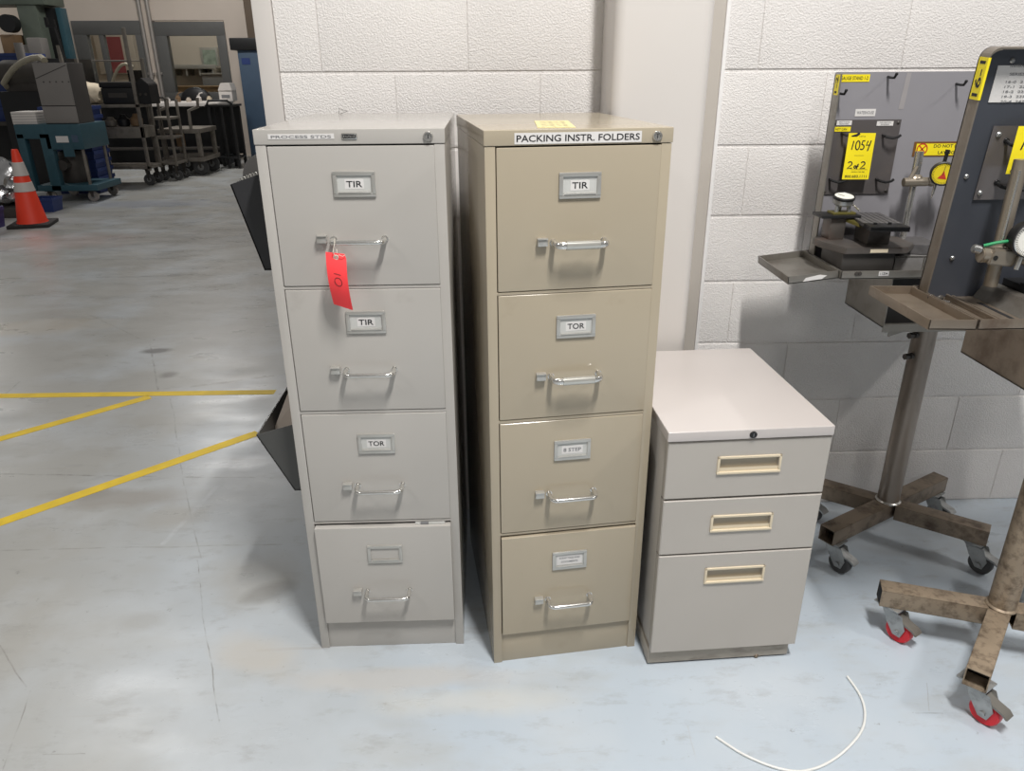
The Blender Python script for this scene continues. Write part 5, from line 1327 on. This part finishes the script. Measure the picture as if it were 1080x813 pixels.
def blacktable():
    Y = 12.42; D = 0.40
    x0, x1 = at(226, 165, Y).x, at(252, 165, Y).x; zt = at(238, 106, Y).z
    t = thing('side_table', 'black framed table in front of the blue locker with push bar', 'table', ((x0+x1)/2, Y+D/2, 0)); w = x1-x0; h = D/2
    b = MB(); b.box(-w/2-0.03, w/2+0.03, -h, h, zt-0.09, zt-0.06, 0.006); b.build('table_top', M['black_metal'], t)
    for sx in (-1, 0.1, 1):
        for sy in (-1, 1): post(t, sx*(w/2-0.02), sy*(h-0.03), 0, zt-0.09, 0.022, 'black_metal')
    b = MB(); b.tube([(-w/2, -h+0.02, zt-0.06), (-w/2+0.05, -h-0.04, zt), (w/2-0.05, -h-0.04, zt), (w/2, -h+0.02, zt-0.06)], 0.018, 8); b.build('push_bar', M['black_metal'], t)
    shelf(t, -w/2, w/2, -h, h, 0.18, 0.03, 'black_metal')
    b = MB(); b.box(-w/2, w/2, h-0.06, h-0.04, 0.2, zt-0.1); b.build('back_shade_panel', M['black'], t)
blacktable()

# press and clutter at the upper left
def press():
    Y = 13.2
    x = at(27, 20, Y).x
    t = thing('press_machine', 'grey green upright press at the upper left behind the control box', 'machine', (x, Y+0.4, 0))
    b = MB(); b.box(-0.16, 0.14, -0.3, 0.3, 0, 3.4, 0.02); b.build('column', M['press_green'], t)
    b = MB(); z = at(20, 6, Y).z; b.box(-1.1, 0.30, -0.32, 0.3, z+0.02, z+0.4, 0.02); b.build('head', M['press_green'], t)
    b = MB(); b.cyl((-0.25, -0.34, at(20, 25, Y).z), (-0.25, -0.50, at(20, 25, Y).z), 0.13, seg=22); b.build('handwheel', M['black'], t)
    b = MB(); zb = at(20, 62, Y).z; b.box(-0.9, 0.55, -0.5, 0.3, zb-0.4, zb, 0.02); b.build('table', M['black_metal'], t)
    b = MB(); b.box(-0.7, 0.5, -0.35, 0.3, 0, zb-0.4, 0.02); b.build('machine_base', M['box_side'], t)
    b = MB(); q = at(11, 44, Y).x-x; b.box(q-0.12, q+0.12, -0.45, -0.2, zb, zb+0.35, 0.02); b.build('orange_guard', M['orange_part'], t)
    b = MB(); q = at(40, 50, Y).x-x; b.box(q-0.08, q+0.14, -0.55, -0.32, zb, zb+0.30, 0.02); b.box(q-0.3, q-0.06, -0.5, -0.32, zb, zb+0.2, 0.02); b.build('switch_box', M['box_grey'], t)
    b = MB(); q = at(46, 40, Y).x-x; b.box(q-0.30, q+0.12, -0.05, 0.2, zb, zb+0.75, 0.02); b.box(q+0.12, q+0.2, -0.1, 0.1, 0, zb+0.75, 0.01, m=1); b.build('guard_panel', [M['black'], M['teal']], t)
    # hose
    b = MB(); Yh = 9.0; pts = []; Yh = 9.35
    for u, v, Yq in ((47, 64, 9.36), (43, 60.5, 9.45), (36, 61, 9.6), (29, 63, 9.75), (22, 66.5, 9.9), (14, 73, 10.1), (8, 81, 10.25), (4, 88, 10.36), (9, 93, 10.45)):
        q = at(u, v, Yq); pts.append((q.x, q.y, q.z))
    b.tube(pts, 0.035, 10)
    tag(b.build('hose', M['hose']), 'thick beige hose curving down left of the grey control box', 'hose')
    # dark pump under the hose
    q = at(20, 92, 10.35)
    g = thing('pump_unit', 'dark pump unit left of the grey control box behind the teal cart', 'pump', (q.x, 10.56, 0))
    b = MB(); b.box(-0.28, 0.26, -0.2, 0.2, 0, q.z-0.05, 0.01); b.build('stand', M['black'], g)
    b = MB(); b.cyl((-0.25, 0, q.z+0.14), (0.26, 0, q.z+0.14), 0.18, seg=24, bev=0.02); b.box(-0.2, 0.2, -0.15, 0.15, q.z-0.05, q.z+0.05); b.build('pump_body', M['cart_dark'], g)
    b = MB(); b.cyl((0.0, 0, q.z+0.3), (0.0, 0, q.z+0.52), 0.05); b.build('outlet', M['box_grey'], g)
    # shelf line high on far wall
    a = at(2, 7, 17.0); c = at(42, 7, 17.0)
    b = MB(); b.box(a.x-1, c.x-0.02, 17.0, 17.4, a.z-0.06, a.z); b.box(a.x-1, c.x-0.02, 17.0, 17.4, at(20, 36, 17).z-0.3, at(20, 36, 17).z, m=0)
    tag(b.build('wall_shelf', M['white_box']), 'pale shelves on the far hall wall behind the press', 'shelf')
press()

# ------------------------------------------------------------------ light
def area(name, loc, size, power, color=(1, 0.98, 0.955), rot=(0, 0, 0)):
    l = bpy.data.lights.new(name, 'AREA'); l.shape = 'RECTANGLE'; l.size, l.size_y = size; l.energy = power; l.color = color
    o = bpy.data.objects.new(name, l); o.location = loc; o.rotation_euler = rot; COL.objects.link(o); return o
LAMPS = [((0.6, 0.1, 4.0), (0.14, 0.9), 170), ((-2.9, -0.5, 4.0), (0.14, 0.9), 42), ((4.0, 0.2, 4.2), (0.2, 1.0), 70),
         ((-3.4, 5.4, 4.3), (0.35, 1.2), 38), ((0.4, -4.4, 4.3), (0.35, 1.2), 60), ((-4.4, 11.6, 4.3), (1.2, 0.35), 110), ((-5.6, 15.9, 4.0), (1.2, 0.6), 45), ((-9.5, 13.0, 4.3), (0.35, 1.2), 60)]
for i, (l, s, e) in enumerate(LAMPS): area('ceiling_lamp', l, s, e)
w = bpy.data.worlds.new('hall'); scene.world = w; w.use_nodes = True
w.node_tree.nodes['Background'].inputs['Color'].default_value = (1.0, 0.98, 0.96, 1)
w.node_tree.nodes['Background'].inputs['Strength'].default_value = 0.17
scene.view_settings.view_transform = 'Standard'; scene.view_settings.look = 'None'
scene.view_settings.gamma = 1; scene.view_settings.use_curve_mapping = False
scene.view_settings.exposure = 0.0
